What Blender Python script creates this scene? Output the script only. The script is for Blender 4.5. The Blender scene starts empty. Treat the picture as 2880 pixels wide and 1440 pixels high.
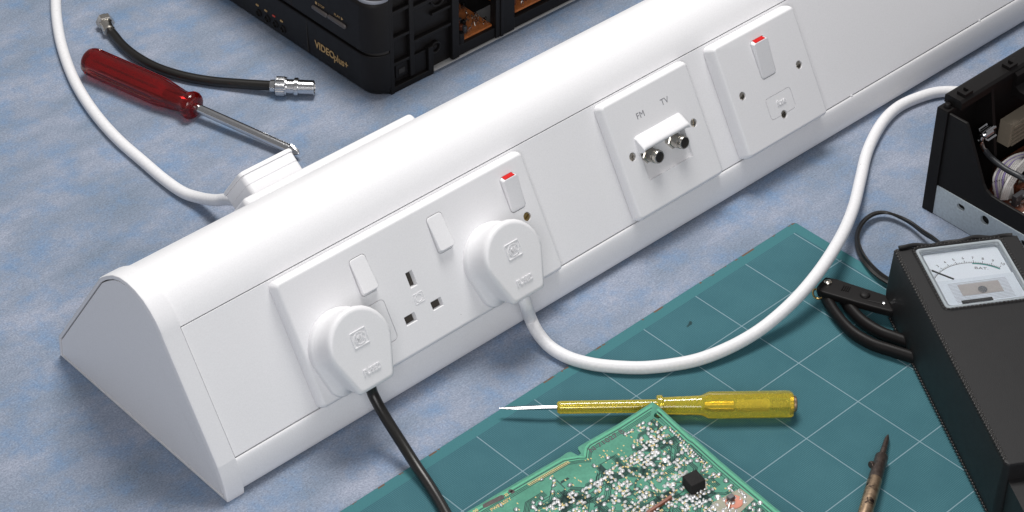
import bpy, bmesh, math, random
from mathutils import Vector, Matrix
R = math.radians
rnd = random.Random(7)
S = 0.001                                   # everything below is written in millimetres
scene = bpy.context.scene
col = scene.collection

# ------------------------------------------------------------------ camera
AZ, EL, RO, F, CX, CY, CZ = 0.8244719, 0.6843355, 0.0072283, 6291.755, -369.243, -835.276, 990.603
W, H = 2880.0, 1440.0
fw = Vector((math.cos(EL)*math.cos(AZ), math.cos(EL)*math.sin(AZ), -math.sin(EL)))
rt0 = fw.cross(Vector((0, 0, 1))).normalized(); up0 = rt0.cross(fw)
rt = rt0*math.cos(RO) + up0*math.sin(RO); upv = -rt0*math.sin(RO) + up0*math.cos(RO)
CAM = Vector((CX, CY, CZ))
cd = bpy.data.cameras.new('camera'); cam = bpy.data.objects.new('camera', cd); col.objects.link(cam)
cd.sensor_fit = 'HORIZONTAL'; cd.sensor_width = 36; cd.lens = 36*F/W
cd.clip_start = 0.05; cd.clip_end = 50
m = Matrix((rt, upv, -fw)).transposed().to_4x4(); m.translation = CAM*S
cam.matrix_world = m
scene.camera = cam

# ------------------------------------------------------------------ studio light
w = bpy.data.worlds.new('World'); scene.world = w; w.use_nodes = True
bg = w.node_tree.nodes['Background']; bg.inputs[0].default_value = (0.97, 0.97, 1.0, 1); bg.inputs[1].default_value = 0.23

def area(name, pos, target, size, power, color=(1, 1, 1)):
    ld = bpy.data.lights.new(name, 'AREA'); ld.shape = 'RECTANGLE'; ld.size, ld.size_y = size
    ld.energy = power; ld.color = color
    o = bpy.data.objects.new(name, ld); col.objects.link(o)
    p = Vector(pos)*S; o.location = p
    o.rotation_euler = (Vector(target)*S - p).to_track_quat('-Z', 'Y').to_euler()
    return o
area('softbox_key', (700, 410, 1450), (430, 20, 0), (0.6, 0.5), 22.5, (1.0, 0.985, 0.96))
area('softbox_fill', (-560, -1150, 1020), (400, 0, 0), (0.9, 0.7), 12.5, (0.99, 0.985, 1.0))

scene.view_settings.view_transform = 'Standard'
scene.view_settings.look = 'None'
scene.view_settings.exposure = 0.0
scene.view_settings.gamma = 1.0
scene.view_settings.use_curve_mapping = False

# ------------------------------------------------------------------ helpers: geometry
def PZ(px, py, z=0.0):                      # photo pixel -> point at height z
    d = fw*F + rt*(px-W/2) - upv*(py-H/2)
    return CAM + d*((z-CZ)/d.z)
def PP(px, py, p0, n):                      # photo pixel -> point on a plane
    d = fw*F + rt*(px-W/2) - upv*(py-H/2); n = Vector(n)
    return CAM + d*((Vector(p0)-CAM).dot(n)/d.dot(n))
def crop(ox, oy, s, pts): return [(ox+x*s, oy+y*s) for x, y in pts]
V = Vector
def frame(o, x, y, z):                      # matrix local -> world (mm)
    mm = Matrix((V(x).normalized(), V(y).normalized(), V(z).normalized())).transposed().to_4x4(); mm.translation = V(o); return mm
def along(p, d, up=(0, 0, 1)):              # local x = direction d
    x = V(d).normalized(); z = V(up) - x*V(up).dot(x); z.normalize(); return frame(p, x, z.cross(x), z)

def rrect(w_, h_, r, n=5, cx=0, cy=0):
    o = []
    for (sx, sy, a0) in ((1, 1, 0), (-1, 1, 90), (-1, -1, 180), (1, -1, 270)):
        for k in range(n+1):
            a = R(a0+90*k/n); o.append((cx+sx*(w_/2-r)+r*math.cos(a), cy+sy*(h_/2-r)+r*math.sin(a)))
    return o
def circ(r, n=24, cx=0, cy=0): return [(cx+r*math.cos(2*math.pi*k/n), cy+r*math.sin(2*math.pi*k/n)) for k in range(n)]
def spline(pts, n=10):                      # Catmull-Rom through points
    P = [V(p) for p in pts]; P = [P[0]*2-P[1]] + P + [P[-1]*2-P[-2]]; out = []
    for i in range(1, len(P)-2):
        a, b, c, d = P[i-1:i+3]
        for k in range(n):
            t = k/n; out.append(0.5*((2*b)+(c-a)*t+(2*a-5*b+4*c-d)*t*t+(3*b-a-3*c+d)*t**3))
    out.append(P[-2]); return out
def offset_loop(pts, d):                    # inward offset of a ccw loop
    n = len(pts); o = []
    for i in range(n):
        a = V(pts[i-1]).to_2d(); b = V(pts[i]).to_2d(); c = V(pts[(i+1) % n]).to_2d()
        e1 = (b-a); e2 = (c-b)
        if e1.length < 1e-6: e1 = e2
        if e2.length < 1e-6: e2 = e1
        n1 = V((-e1.y, e1.x)).normalized(); n2 = V((-e2.y, e2.x)).normalized(); nn = n1+n2
        if nn.length < 1e-6: nn = n1
        nn.normalize(); k = max(0.5, nn.dot(n1)); p = b+nn*(d/k); o.append((p.x, p.y))
    return o

class MB:
    def __init__(s): s.v = []; s.f = []
    def add(s, vs, fs, M=None):
        b = len(s.v)
        for p in vs:
            p = V(p); s.v.append(M @ p if M is not None else p)
        s.f += [tuple(b+i for i in f) for f in fs]; return s
    def box(s, a, b, M=None):
        (x0, y0, z0), (x1, y1, z1) = a, b
        vs = [(x, y, z) for z in (z0, z1) for y in (y0, y1) for x in (x0, x1)]
        return s.add(vs, [(0, 2, 3, 1), (4, 5, 7, 6), (0, 1, 5, 4), (2, 6, 7, 3), (0, 4, 6, 2), (1, 3, 7, 5)], M)
    def loft(s, loops, M=None, ca=True, cb=True, closed=True):
        n = len(loops[0]); vs = [p for l in loops for p in l]; fs = []
        for i in range(len(loops)-1):
            for k in range(n if closed else n-1):
                k2 = (k+1) % n; fs.append((i*n+k, i*n+k2, (i+1)*n+k2, (i+1)*n+k))
        if ca: fs.append(tuple(range(n))[::-1])
        if cb: fs.append(tuple((len(loops)-1)*n+k for k in range(n)))
        return s.add(vs, fs, M)
    def slab(s, outline, levels, M=None, ca=True, cb=True):   # outline ccw 2D, levels [(z, inset)]
        return s.loft([[(x, y, z) for x, y in (offset_loop(outline, i) if i else outline)] for z, i in levels], M, ca, cb)
    def tube(s, path, r, n=14, flat=1.0, caps=True, up=(0, 0, 1)):
        P = [V(p) for p in path]; loops = []; N = len(P); ref = V(up)
        for i, p in enumerate(P):
            t = (P[min(i+1, N-1)]-P[max(i-1, 0)]).normalized()
            z = ref - t*ref.dot(t)
            if z.length < 1e-3: z = V((1, 0, 0)) - t*t.x
            z.normalize(); ref = z if up is None else ref; y = z.cross(t)
            rr = r[i] if isinstance(r, (list, tuple)) else r
            loops.append([p + y*(rr*math.cos(2*math.pi*k/n)) + z*(rr*flat*math.sin(2*math.pi*k/n)) for k in range(n)])
        return s.loft(loops, None, caps, caps)
    def lathe(s, prof, M, n=24, shape=None):    # prof [(t, r)] round local x
        loops = []
        for t, r in prof:
            loops.append([(t, r*(shape(a) if shape else 1)*math.cos(a), r*(shape(a) if shape else 1)*math.sin(a)) for a in (2*math.pi*k/n for k in range(n))])
        return s.loft(loops, M)

def mk(name, mb, mat, parent=None, sharp=35, smooth=True):
    root = parent
    while root is not None and root.parent is not None: root = root.parent
    off = V(root['_o']) if root is not None else V((0, 0, 0))
    me = bpy.data.meshes.new(name)
    me.from_pydata([tuple((p-off)*S) for p in mb.v], [], mb.f); me.validate()
    bm = bmesh.new(); bm.from_mesh(me); bmesh.ops.recalc_face_normals(bm, faces=bm.faces); bm.to_mesh(me); bm.free()
    if smooth: me.shade_smooth(); me.set_sharp_from_angle(angle=R(sharp))
    me.materials.append(mat)
    o = bpy.data.objects.new(name, me); col.objects.link(o); o.parent = parent
    return o
def thing(name, label, cat, at, group=None):
    o = bpy.data.objects.new(name, None); col.objects.link(o); o.empty_display_size = 0.01
    o.location = V(at)*S; o['_o'] = list(at); o['label'] = label; o['category'] = cat
    if group: o['group'] = group
    return o
def bool_cut(o, cutters, mode='DIFFERENCE'):
    off = V((0, 0, 0)); root = o
    while root.parent is not None: root = root.parent
    if '_o' in root: off = V(root['_o'])
    tmp = []
    for mb in cutters:
        me = bpy.data.meshes.new('cut'); me.from_pydata([tuple((p-off)*S) for p in mb.v], [], mb.f)
        bm = bmesh.new(); bm.from_mesh(me); bmesh.ops.recalc_face_normals(bm, faces=bm.faces); bm.to_mesh(me); bm.free()
        c = bpy.data.objects.new('cut', me); col.objects.link(c); c.parent = o.parent; tmp.append(c)
        md = o.modifiers.new('b', 'BOOLEAN'); md.object = c; md.operation = mode; md.solver = 'EXACT'
    bpy.context.view_layer.update()
    dg = bpy.context.evaluated_depsgraph_get(); dg.update()
    nm = bpy.data.meshes.new_from_object(o.evaluated_get(dg)); old = o.data; o.modifiers.clear(); o.data = nm; nm.name = old.name
    nm.shade_smooth(); nm.set_sharp_from_angle(angle=R(35))
    for c in tmp: bpy.data.objects.remove(c, do_unlink=True)
def text(name, body, M, size, mat, parent, depth=0.1, align='CENTER', sx=1.0, bold=0.0):
    cu = bpy.data.curves.new(name, 'FONT'); cu.body = body; cu.size = size; cu.extrude = depth/2; cu.offset = bold
    cu.align_x = align; cu.align_y = 'CENTER'; cu.resolution_u = 3
    t = bpy.data.objects.new('t', cu); col.objects.link(t); bpy.context.view_layer.update()
    dg = bpy.context.evaluated_depsgraph_get(); me = bpy.data.meshes.new_from_object(t.evaluated_get(dg))
    bpy.data.objects.remove(t, do_unlink=True)
    mb = MB(); mb.add([(v.co.x*sx, v.co.y, v.co.z) for v in me.vertices], [tuple(p.vertices) for p in me.polygons], M)
    return mk(name, mb, mat, parent, smooth=False)

# ------------------------------------------------------------------ helpers: materials
def nodes(name):
    ma = bpy.data.materials.new(name); ma.use_nodes = True; nt = ma.node_tree
    return ma, nt, nt.nodes['Principled BSDF']
def N(nt, t, **kw):
    n = nt.nodes.new(t)
    for k, v in kw.items(): setattr(n, k, v)
    return n
def mapn(nt, scale, loc=(0, 0, 0), rot=(0, 0, 0)):
    tc = N(nt, 'ShaderNodeTexCoord'); mp = N(nt, 'ShaderNodeMapping')
    mp.inputs['Scale'].default_value = scale; mp.inputs['Location'].default_value = loc; mp.inputs['Rotation'].default_value = rot
    nt.links.new(tc.outputs['Object'], mp.inputs[0]); return mp
def noise(nt, vec, scale, detail=4, rough=0.6):
    n = N(nt, 'ShaderNodeTexNoise'); n.inputs['Scale'].default_value = scale; n.inputs['Detail'].default_value = detail
    n.inputs['Roughness'].default_value = rough; nt.links.new(vec.outputs[0], n.inputs['Vector']); return n
def ramp(nt, src, stops):
    r = N(nt, 'ShaderNodeValToRGB'); el = r.color_ramp.elements
    while len(el) < len(stops): el.new(0.5)
    for e_, (p, c) in zip(el, stops): e_.position = p; e_.color = (*c, 1)
    nt.links.new(src, r.inputs[0]); return r
def mixc(nt, fac, a, b, mode='MIX'):
    x = N(nt, 'ShaderNodeMix', data_type='RGBA', blend_type=mode)
    for k, v in ((0, fac), (6, a), (7, b)):
        if isinstance(v, (int, float)): x.inputs[k].default_value = v
        elif isinstance(v, tuple): x.inputs[k].default_value = (*v, 1)
        else: nt.links.new(v, x.inputs[k])
    return x.outputs[2]
def bump(nt, bs, h, strength=0.2, dist=0.0002):
    b = N(nt, 'ShaderNodeBump'); b.inputs['Strength'].default_value = strength; b.inputs['Distance'].default_value = dist
    nt.links.new(h, b.inputs['Height']); nt.links.new(b.outputs[0], bs.inputs['Normal'])
def specks(nt, colour, scale, size, tint):
    mp = mapn(nt, (1, 1, 1)); v = N(nt, 'ShaderNodeTexVoronoi'); v.inputs['Scale'].default_value = scale; nt.links.new(mp.outputs[0], v.inputs['Vector'])
    r = ramp(nt, v.outputs['Distance'], [(size*0.6, (1, 1, 1)), (size, (0, 0, 0))]); return mixc(nt, r.outputs[0], colour, tint)
def simple(name, c, rough=0.4, metal=0.0, grain=0.06, gscale=900, bmp=0.0, trans=0.0, ior=1.47, wear=None, spec=0.5, dust=None):
    ma, nt, b = nodes(name); mp = mapn(nt, (1, 1, 1)); n = noise(nt, mp, gscale, 3)
    lo = tuple(max(0, x*(1-grain)) for x in c); hi = tuple(min(1, x*(1+grain)) for x in c)
    r = ramp(nt, n.outputs[0], [(0.3, lo), (0.7, hi)]); outc = r.outputs[0]
    if wear:
        n2 = noise(nt, mp, wear[1], 5, 0.7); r2 = ramp(nt, n2.outputs[0], [(wear[2], (0, 0, 0)), (wear[2]+0.08, (1, 1, 1))])
        outc = mixc(nt, r2.outputs[0], outc, wear[0])
    if dust: outc = specks(nt, outc, *dust)
    nt.links.new(outc, b.inputs['Base Color'])
    n3 = noise(nt, mp, 120, 3); mr = N(nt, 'ShaderNodeMapRange'); mr.inputs[3].default_value = rough*0.85; mr.inputs[4].default_value = min(1, rough*1.15)
    nt.links.new(n3.outputs[0], mr.inputs[0]); nt.links.new(mr.outputs[0], b.inputs['Roughness'])
    b.inputs['Metallic'].default_value = metal; b.inputs['Transmission Weight'].default_value = trans; b.inputs['IOR'].default_value = ior
    b.inputs['Specular IOR Level'].default_value = spec
    if bmp: bump(nt, b, n.outputs[0], bmp)
    return ma

WHITE = simple('white_plastic', (0.79, 0.785, 0.80), 0.42, grain=0.03, gscale=1100, dust=(34, 0.011, (0.22, 0.2, 0.19)))
WHITE2 = simple('white_satin_extrusion', (0.80, 0.795, 0.81), 0.48, grain=0.035, gscale=1100, dust=(22, 0.008, (0.25, 0.22, 0.21)))
WHITEC = simple('white_cable_sheath', (0.78, 0.775, 0.79), 0.45, grain=0.05, gscale=500, dust=(70, 0.03, (0.3, 0.27, 0.25)))
BLACKC = simple('black_cable_sheath', (0.011, 0.010, 0.009), 0.34, grain=0.3, gscale=1200, bmp=0.1)
BLACKP = simple('black_moulded_plastic', (0.0075, 0.0065, 0.0065), 0.48, spec=0.22, grain=0.2, gscale=2500, bmp=0.12)
BLACKM = simple('black_painted_metal', (0.007, 0.006, 0.006), 0.55, spec=0.25, grain=0.25, gscale=2500, bmp=0.1)
DARKG = simple('grey_button_plastic', (0.075, 0.065, 0.062), 0.4)
STEEL = simple('polished_steel', (0.62, 0.62, 0.63), 0.16, 1.0, grain=0.08)
NICKEL = simple('nickel_plating', (0.62, 0.585, 0.53), 0.24, 1.0, grain=0.1)
BRASS = simple('brass', (0.50, 0.36, 0.15), 0.3, 1.0)
COPPER = simple('copper', (0.55, 0.25, 0.12), 0.35, 1.0, grain=0.3)
GALV = simple('galvanised_steel', (0.46, 0.52, 0.56), 0.55, 0.15, grain=0.12, gscale=500, wear=((0.12, 0.12, 0.13), 1300, 0.66))
LEATHER = simple('black_leather', (0.012, 0.0115, 0.012), 0.48, spec=0.42, grain=0.35, gscale=1500, bmp=0.6)
THREAD = simple('waxed_black_thread', (0.020, 0.018, 0.017), 0.28)
RED = simple('red_switch_flash', (0.55, 0.008, 0.008), 0.5, spec=0.2)
DARK = simple('dark_shutter', (0.05, 0.042, 0.035), 0.6)
GAP = simple('dark_cavity', (0.02, 0.018, 0.017), 0.7)
GREYINK = simple('grey_print', (0.24, 0.24, 0.26), 0.6)
GOLDINK = simple('gold_print', (0.42, 0.27, 0.11), 0.5)
REDINK = simple('red_print', (0.5, 0.05, 0.03), 0.5)
BLACKINK = simple('black_print', (0.03, 0.03, 0.035), 0.6)
GREENINK = simple('green_print', (0.05, 0.30, 0.27), 0.6)
DIAL = simple('dial_card', (0.86, 0.90, 0.95), 0.5, grain=0.02)
BEIGE = simple('beige_plastic', (0.26, 0.22, 0.17), 0.5)
ORANGE = simple('paper_board', (0.42, 0.13, 0.035), 0.5, grain=0.25, gscale=300)
BROWN = simple('brown_bakelite', (0.13, 0.04, 0.02), 0.4, grain=0.3, gscale=400)
TAPE = simple('paper_tape', (0.30, 0.29, 0.22), 0.6, grain=0.1)
LILAC = simple('lilac_wire', (0.32, 0.26, 0.48), 0.45)
WIRE = simple('white_wire', (0.62, 0.60, 0.58), 0.45)
IRONM = simple('heat_stained_steel', (0.10, 0.075, 0.065), 0.42, 0.75, grain=0.4, gscale=300, wear=((0.28, 0.17, 0.10), 90, 0.55))
BRONZE = simple('tarnished_brass', (0.42, 0.30, 0.20), 0.35, 0.85, grain=0.4, gscale=200, wear=((0.05, 0.035, 0.03), 140, 0.55))
SOLDER = simple('solder', (0.90, 0.90, 0.90), 0.32, 0.85, grain=0.05)
SILK = simple('yellow_silkscreen', (0.62, 0.47, 0.20), 0.6, grain=0.2)
CHIP = simple('grey_chip_plastic', (0.05, 0.05, 0.055), 0.4)
FOAM = simple('black_foam', (0.010, 0.009, 0.009), 0.9, grain=0.6, gscale=2500, bmp=0.8)

def clear(name, c, rough=0.06, absorb=None, dens=60.0):
    ma, nt, b = nodes(name); b.inputs['Base Color'].default_value = (*c, 1); b.inputs['Transmission Weight'].default_value = 1.0
    b.inputs['Roughness'].default_value = rough; b.inputs['IOR'].default_value = 1.47
    mp = mapn(nt, (1, 1, 1)); n = noise(nt, mp, 350, 3); bump(nt, b, n.outputs[0], 0.06, 0.0003)
    if absorb:
        va = N(nt, 'ShaderNodeVolumeAbsorption'); va.inputs['Color'].default_value = (*absorb, 1); va.inputs['Density'].default_value = dens
        nt.links.new(va.outputs[0], nt.nodes['Material Output'].inputs['Volume'])
    return ma
def tinted(name, c, trans, rough=0.12):
    ma, nt, b = nodes(name); mp = mapn(nt, (1, 1, 1)); n = noise(nt, mp, 260, 3)
    r = ramp(nt, n.outputs[0], [(0.3, tuple(x*0.85 for x in c)), (0.7, c)]); nt.links.new(r.outputs[0], b.inputs['Base Color'])
    b.inputs['Transmission Weight'].default_value = trans; b.inputs['Roughness'].default_value = rough; b.inputs['IOR'].default_value = 1.47
    return ma
REDCLEAR = tinted('red_translucent_plastic', (0.42, 0.010, 0.010), 0.88, 0.10)
YELCLEAR = tinted('yellow_translucent_plastic', (1.0, 0.80, 0.085), 0.70, 0.06)

# table: mottled blue-grey painted canvas
def table_mat():
    ma, nt, b = nodes('mottled_blue_canvas')
    mp = mapn(nt, (1, 1, 1)); mps = mapn(nt, (1.0, 2.2, 1), rot=(0, 0, R(12)))
    n1 = noise(nt, mps, 11, 5, 0.62); n2 = noise(nt, mp, 34, 6, 0.7); n3 = noise(nt, mps, 330, 5, 0.85); n4 = noise(nt, mp, 800, 3, 0.7)
    a = ramp(nt, n1.outputs[0], [(0.34, (0.180, 0.226, 0.296)), (0.52, (0.236, 0.276, 0.352)), (0.66, (0.296, 0.328, 0.408))])
    c1 = ramp(nt, n2.outputs[0], [(0.47, (0, 0, 0)), (0.68, (1, 1, 1))])
    f = N(nt, 'ShaderNodeMath', operation='MULTIPLY'); f.inputs[1].default_value = 0.7; nt.links.new(c1.outputs[0], f.inputs[0])
    x = mixc(nt, f.outputs[0], a.outputs[0], (0.140, 0.240, 0.395))
    g = ramp(nt, n3.outputs[0], [(0.30, (0.78, 0.78, 0.79)), (0.70, (1.22, 1.21, 1.20))])
    x = mixc(nt, 1.0, x, g.outputs[0], 'MULTIPLY')
    g2 = ramp(nt, n4.outputs[0], [(0.32, (0.74, 0.74, 0.76)), (0.68, (1.24, 1.23, 1.21))])
    x = mixc(nt, 1.0, x, g2.outputs[0], 'MULTIPLY')
    x = specks(nt, x, 13, 0.0075, (0.05, 0.05, 0.06)); x = specks(nt, x, 9.3, 0.005, (0.75, 0.78, 0.82))
    nt.links.new(x, b.inputs['Base Color']); b.inputs['Roughness'].default_value = 0.8; b.inputs['Specular IOR Level'].default_value = 0.25
    bump(nt, b, n3.outputs[0], 0.12, 0.0002); return ma

# cutting mat: printed grid in the mat's own coordinates (origin on a grid crossing)
def mat_mat(xmin, xmax, ymin, ymax):
    ma, nt, b = nodes('cutting_mat_print')
    tc = N(nt, 'ShaderNodeTexCoord'); sp = N(nt, 'ShaderNodeSeparateXYZ'); nt.links.new(tc.outputs['Object'], sp.inputs[0])
    def M_(op, a, b_=None):
        n = N(nt, 'ShaderNodeMath', operation=op)
        for i, v in enumerate((a, b_)):
            if v is None: continue
            if isinstance(v, (int, float)): n.inputs[i].default_value = v
            else: nt.links.new(v, n.inputs[i])
        return n.outputs[0]
    def line(src, per, wd):
        k = M_('PINGPONG', src, per/2*S); return M_('LESS_THAN', k, wd/2*S)
    X, Y = sp.outputs[0], sp.outputs[1]
    big = M_('MAXIMUM', line(X, 50.8, 0.55), line(Y, 50.8, 0.55))
    fine = M_('MAXIMUM', line(X, 1.27, 0.5), line(Y, 1.27, 0.5))
    bd = 8.5
    ins = M_('MULTIPLY', M_('MULTIPLY', M_('GREATER_THAN', X, (xmin+bd)*S), M_('LESS_THAN', X, (xmax-bd)*S)), M_('MULTIPLY', M_('GREATER_THAN', Y, (ymin+bd)*S), M_('LESS_THAN', Y, (ymax-bd)*S)))
    mp = mapn(nt, (1, 1, 1)); n1 = noise(nt, mp, 30, 5); n2 = noise(nt, mp, 1500, 2)
    base = ramp(nt, n1.outputs[0], [(0.3, (0.048, 0.150, 0.182)), (0.7, (0.064, 0.182, 0.214))]).outputs[0]
    border = (0.050, 0.168, 0.186)
    inner = mixc(nt, M_('MULTIPLY', fine, 0.65), base, (0.028, 0.085, 0.100))
    inner = mixc(nt, M_('MULTIPLY', big, 0.5), inner, (0.42, 0.52, 0.58))
    x = mixc(nt, ins, border, inner)
    g = ramp(nt, n2.outputs[0], [(0.3, (0.9, 0.9, 0.9)), (0.7, (1.1, 1.1, 1.1))]); x = mixc(nt, 1.0, x, g.outputs[0], 'MULTIPLY')
    ew = noise(nt, mp, 70, 4, 0.7); em = M_('MULTIPLY', M_('GREATER_THAN', Y, (ymax-1.6)*S), M_('GREATER_THAN', ew.outputs[0], 0.56)); x = mixc(nt, em, x, (0.13, 0.085, 0.06))
    vo = noise(nt, mp, 55, 2, 0.5); sc = ramp(nt, vo.outputs[0], [(0.76, (0, 0, 0)), (0.78, (1, 1, 1))]); x = mixc(nt, sc.outputs[0], x, (0.02, 0.05, 0.055))
    nt.links.new(x, b.inputs['Base Color']); b.inputs['Roughness'].default_value = 0.75; b.inputs['Specular IOR Level'].default_value = 0.15
    bump(nt, b, n2.outputs[0], 0.15); return ma

# ================================================================== table top
mb = MB(); mb.box((-700, -900, -20), (1900, 1700, 0))
tb = mk('tabletop', mb, table_mat(), smooth=False); tb['kind'] = 'structure'; tb['label'] = 'mottled blue grey painted work surface'

# ================================================================== cutting mat
MATZ = 2.0
mx0, mx1, my0, my1 = -190.0, 366.0, -330.0, 51.0
mo = thing('cutting_mat', 'teal green cutting mat with pale square grid lines lying flat', 'cutting mat', (263.8, -107.7, 0))
mo.rotation_euler.z = R(0.717)
ol = rrect(mx1-mx0, my1-my0, 3, 4, (mx0+mx1)/2, (my0+my1)/2)
mb = MB(); mb.slab(ol, [(0, 0), (1.7, 0), (MATZ, 0.3)]); mo['_o'] = [0, 0, 0]
mk('mat_sheet', mb, mat_mat(mx0, mx1, my0, my1), mo); mo['_o'] = [263.8, -107.7, 0]

# ================================================================== bench trunking
LOW = V((0, 3.7, 24.8)); UP = V((0, 49.0, 101.1)); FE = (UP-LOW).normalized(); FN = V((0, -FE.z, FE.y)); FL = (UP-LOW).length
XE = 1500.0
TR = thing('bench_trunking', 'long white plastic bench trunking carrying three socket plates along its sloping front', 'trunking', (160, 90, 0))
def FM_(x, s, h=0.0): return frame(LOW + V((x, 0, 0)) + FE*s + FN*h, (1, 0, 0), FE, FN)
BT0 = V((0, 112.8, 106.5)); BT1 = V((0, 176.7, 18.3)); BE = (BT1-BT0).normalized(); BN = V((0, -BE.z, BE.y))
def BM_(x, s, h=0.0): return frame(BT0 + V((x, 0, 0)) + BE*s + BN*h, (-1, 0, 0), -BE, BN)   # local y = up the back face
top = [(50.2, 103.3), (54.0, 108.9), (59.2, 114.4), (65.6, 118.9), (73.0, 121.8), (81.0, 122.9), (89.0, 122.0), (96.8, 118.9), (104.0, 114.0), (109.5, 109.6)]
g = 0.9
def fp(s, h): p = LOW+FE*s+FN*h; return (p.y, p.z)
prof = [(1.5, 2.2), (-1.5, 2.3), (-2.2, 3.4), (-2.6, 6.0), (-2.3, 11.0), (-0.9, 16.5), (0.9, 21.0), (1.9, 23.0), fp(-1.3, 0.45), fp(-0.75, 0.1), fp(-0.7, -2.2), fp(FL+0.7, -2.2), fp(FL+0.75, 0.2)] + top + [(112.8, 106.5), (176.0, 18.8), (176.6, 17.0), (178.4, 2.2)]
def extr(mb, prof2, x0, x1): mb.loft([[(x, y, z) for y, z in prof2] for x in (x0, x1)])
mb = MB(); extr(mb, prof, 166.0, XE); mk('body', mb, WHITE2, TR, sharp=28)
mb = MB(); mb.box((168, 14, 0), (XE-2, 168, 2.6)); mk('base_strip', mb, GAP, TR, smooth=False)
mb = MB(); extr(mb, [fp(0, -2.1), fp(0, -0.25), fp(0.35, 0.1), fp(FL-0.35, 0.1), fp(FL, -0.25), fp(FL, -2.1)], 176.2, XE-1); mk('front_cover', mb, WHITE2, TR)
# end cap: hollow rim with an end panel set slightly in
capo = [(-3.6, 0.0), (-4.0, 4.0), (-3.0, 11.0), (-0.6, 18.5), (2.4, 25.5)] + [(fp(0, 1.5)[0]+0, fp(0, 1.5)[1])] + [fp(30, 1.6), fp(60, 1.6), fp(FL, 1.6)] + \
       [(48.6, 104.8), (52.6, 110.4), (58.1, 116.0), (64.9, 120.6), (72.8, 123.6), (81.0, 124.7), (89.4, 123.8), (97.6, 120.6), (105.1, 115.4), (110.8, 110.8), (114.3, 107.4), (177.6, 19.4), (178.4, 17.6), (180.4, 0.0)]
def capscale(d): return [(y, z) for y, z in offset_loop(capo[::-1], d)][::-1]
mb = MB(); mb.loft([[(x, y, max(z, 0.0)) for y, z in l] for x, l in ((175.2, capo), (163.4, capo), (162.3, capscale(0.5)), (161.9, capscale(1.5)), (161.95, capscale(2.8)), (166.0, capscale(2.9)))], ca=True, cb=True)
cap = mk('end_cap', mb, WHITE, TR, sharp=40)
mb = MB(); mb.loft([[(x, y, max(z, 0.02)) for y, z in l] for x, l in ((166.2, capscale(3.8)), (162.3, capscale(3.8)), (162.1, capscale(4.1)))]); mk('end_panel', mb, WHITE2, cap, sharp=40)

# --- faceplate pieces
def plate(name, x0, x1, s0, s1, h, mat=WHITE, M=None, parent=TR, r=4.0):
    M = M or FM_((x0+x1)/2, (s0+s1)/2, 0.15)
    mb = MB(); mb.slab(rrect(x1-x0, s1-s0, r, 6), [(0, 0.9), (0.55, 0.9), (0.6, 0.0), (h*0.35, 0.0), (h*0.62, 0.35), (h*0.82, 1.0), (h*0.94, 2.0), (h, 3.2)], M)
    return mk(name, mb, mat, parent, sharp=50)
def cutter(outline, z0, z1, M): mb = MB(); mb.slab(outline, [(z0, 0), (z1, 0)], M); return mb
def rocker(x, s, h, par, on, wd=12.6, ln=25.0):
    M = FM_(x, s, h); ol = rrect(wd, ln, 2.4, 5); t = 1 if on else -1; K = 3.4
    def lp(inset, base, k):
        o = []
        for px, py in offset_loop(ol, inset):
            e_ = max(0.0, t*py-(ln/2-3.4))/3.4; o.append((px, py-t*e_*1.7*(base > 0.01), base + k*(1+t*py/(ln/2))/2))
        return o
    mb = MB(); mb.loft([[(px, py, -1.3) for px, py in ol], lp(0, 0.0, 0.4), lp(0.05, 0.15, K*0.8), lp(0.35, 0.25, K*0.95), lp(1.0, 0.35, K)], M)
    o = mk('rocker_switch', mb, WHITE, par, sharp=50)
    if on:
        a_, b_ = V((0, ln/2+0.12, 0.15)), V((0, ln/2-1.65, K*0.9+0.2)); q = V((0, 0.22, 0.12)); mb = MB(); w_ = wd*0.34
        mb.loft([[a_+V((-w_, 0, 0))+q*k, a_+V((w_, 0, 0))+q*k, b_+V((w_, 0, 0))+q*k, b_+V((-w_, 0, 0))+q*k] for k in (-1, 1)], M)
        mk('red_flash', mb, RED, par, smooth=False)
    return [cutter(rrect(wd+0.9, ln+0.9, 2.8, 5), -1.6, 6, M)]
def screw(x, s, h, par, mat=NICKEL, ang=25):
    M = FM_(x, s, h)
    mb = MB(); mb.loft([[(px, py, z) for px, py in circ(rr, 18)] for rr, z in ((2.75, -2.9), (2.75, -1.1), (2.3, -0.6), (1.1, -0.42))], M); o = mk('screw', mb, mat, par, sharp=50)
    bool_cut(o, [(lambda mm: mm.box((-3.5, -0.42, -1.6), (3.5, 0.42, 0.5), M @ Matrix.Rotation(R(ang), 4, 'Z')) and mm)(MB())])
    return [cutter(circ(3.15, 20), -3.0, 4, M)]
def bar2(mb, a, b, wd, z0, z1, M):
    a = V(a); b = V(b); d = (b-a).normalized(); nn = V((-d.y, d.x))*wd/2
    pts = [a-nn, b-nn, b+nn, a+nn]; mb.loft([[(p.x, p.y, z) for p in pts] for z in (z0, z1)], M)
def ringpts(mb, pts, wd, z0, z1, M, closed=True):
    n = len(pts)
    i0 = offset_loop(pts, -wd/2); i1 = offset_loop(pts, wd/2)
    mb.loft([[(x, y, z0) for x, y in i0], [(x, y, z1) for x, y in offset_loop(pts, -wd/4)], [(x, y, z1) for x, y in offset_loop(pts, wd/4)], [(x, y, z0) for x, y in i1]], M, False, False)
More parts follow.
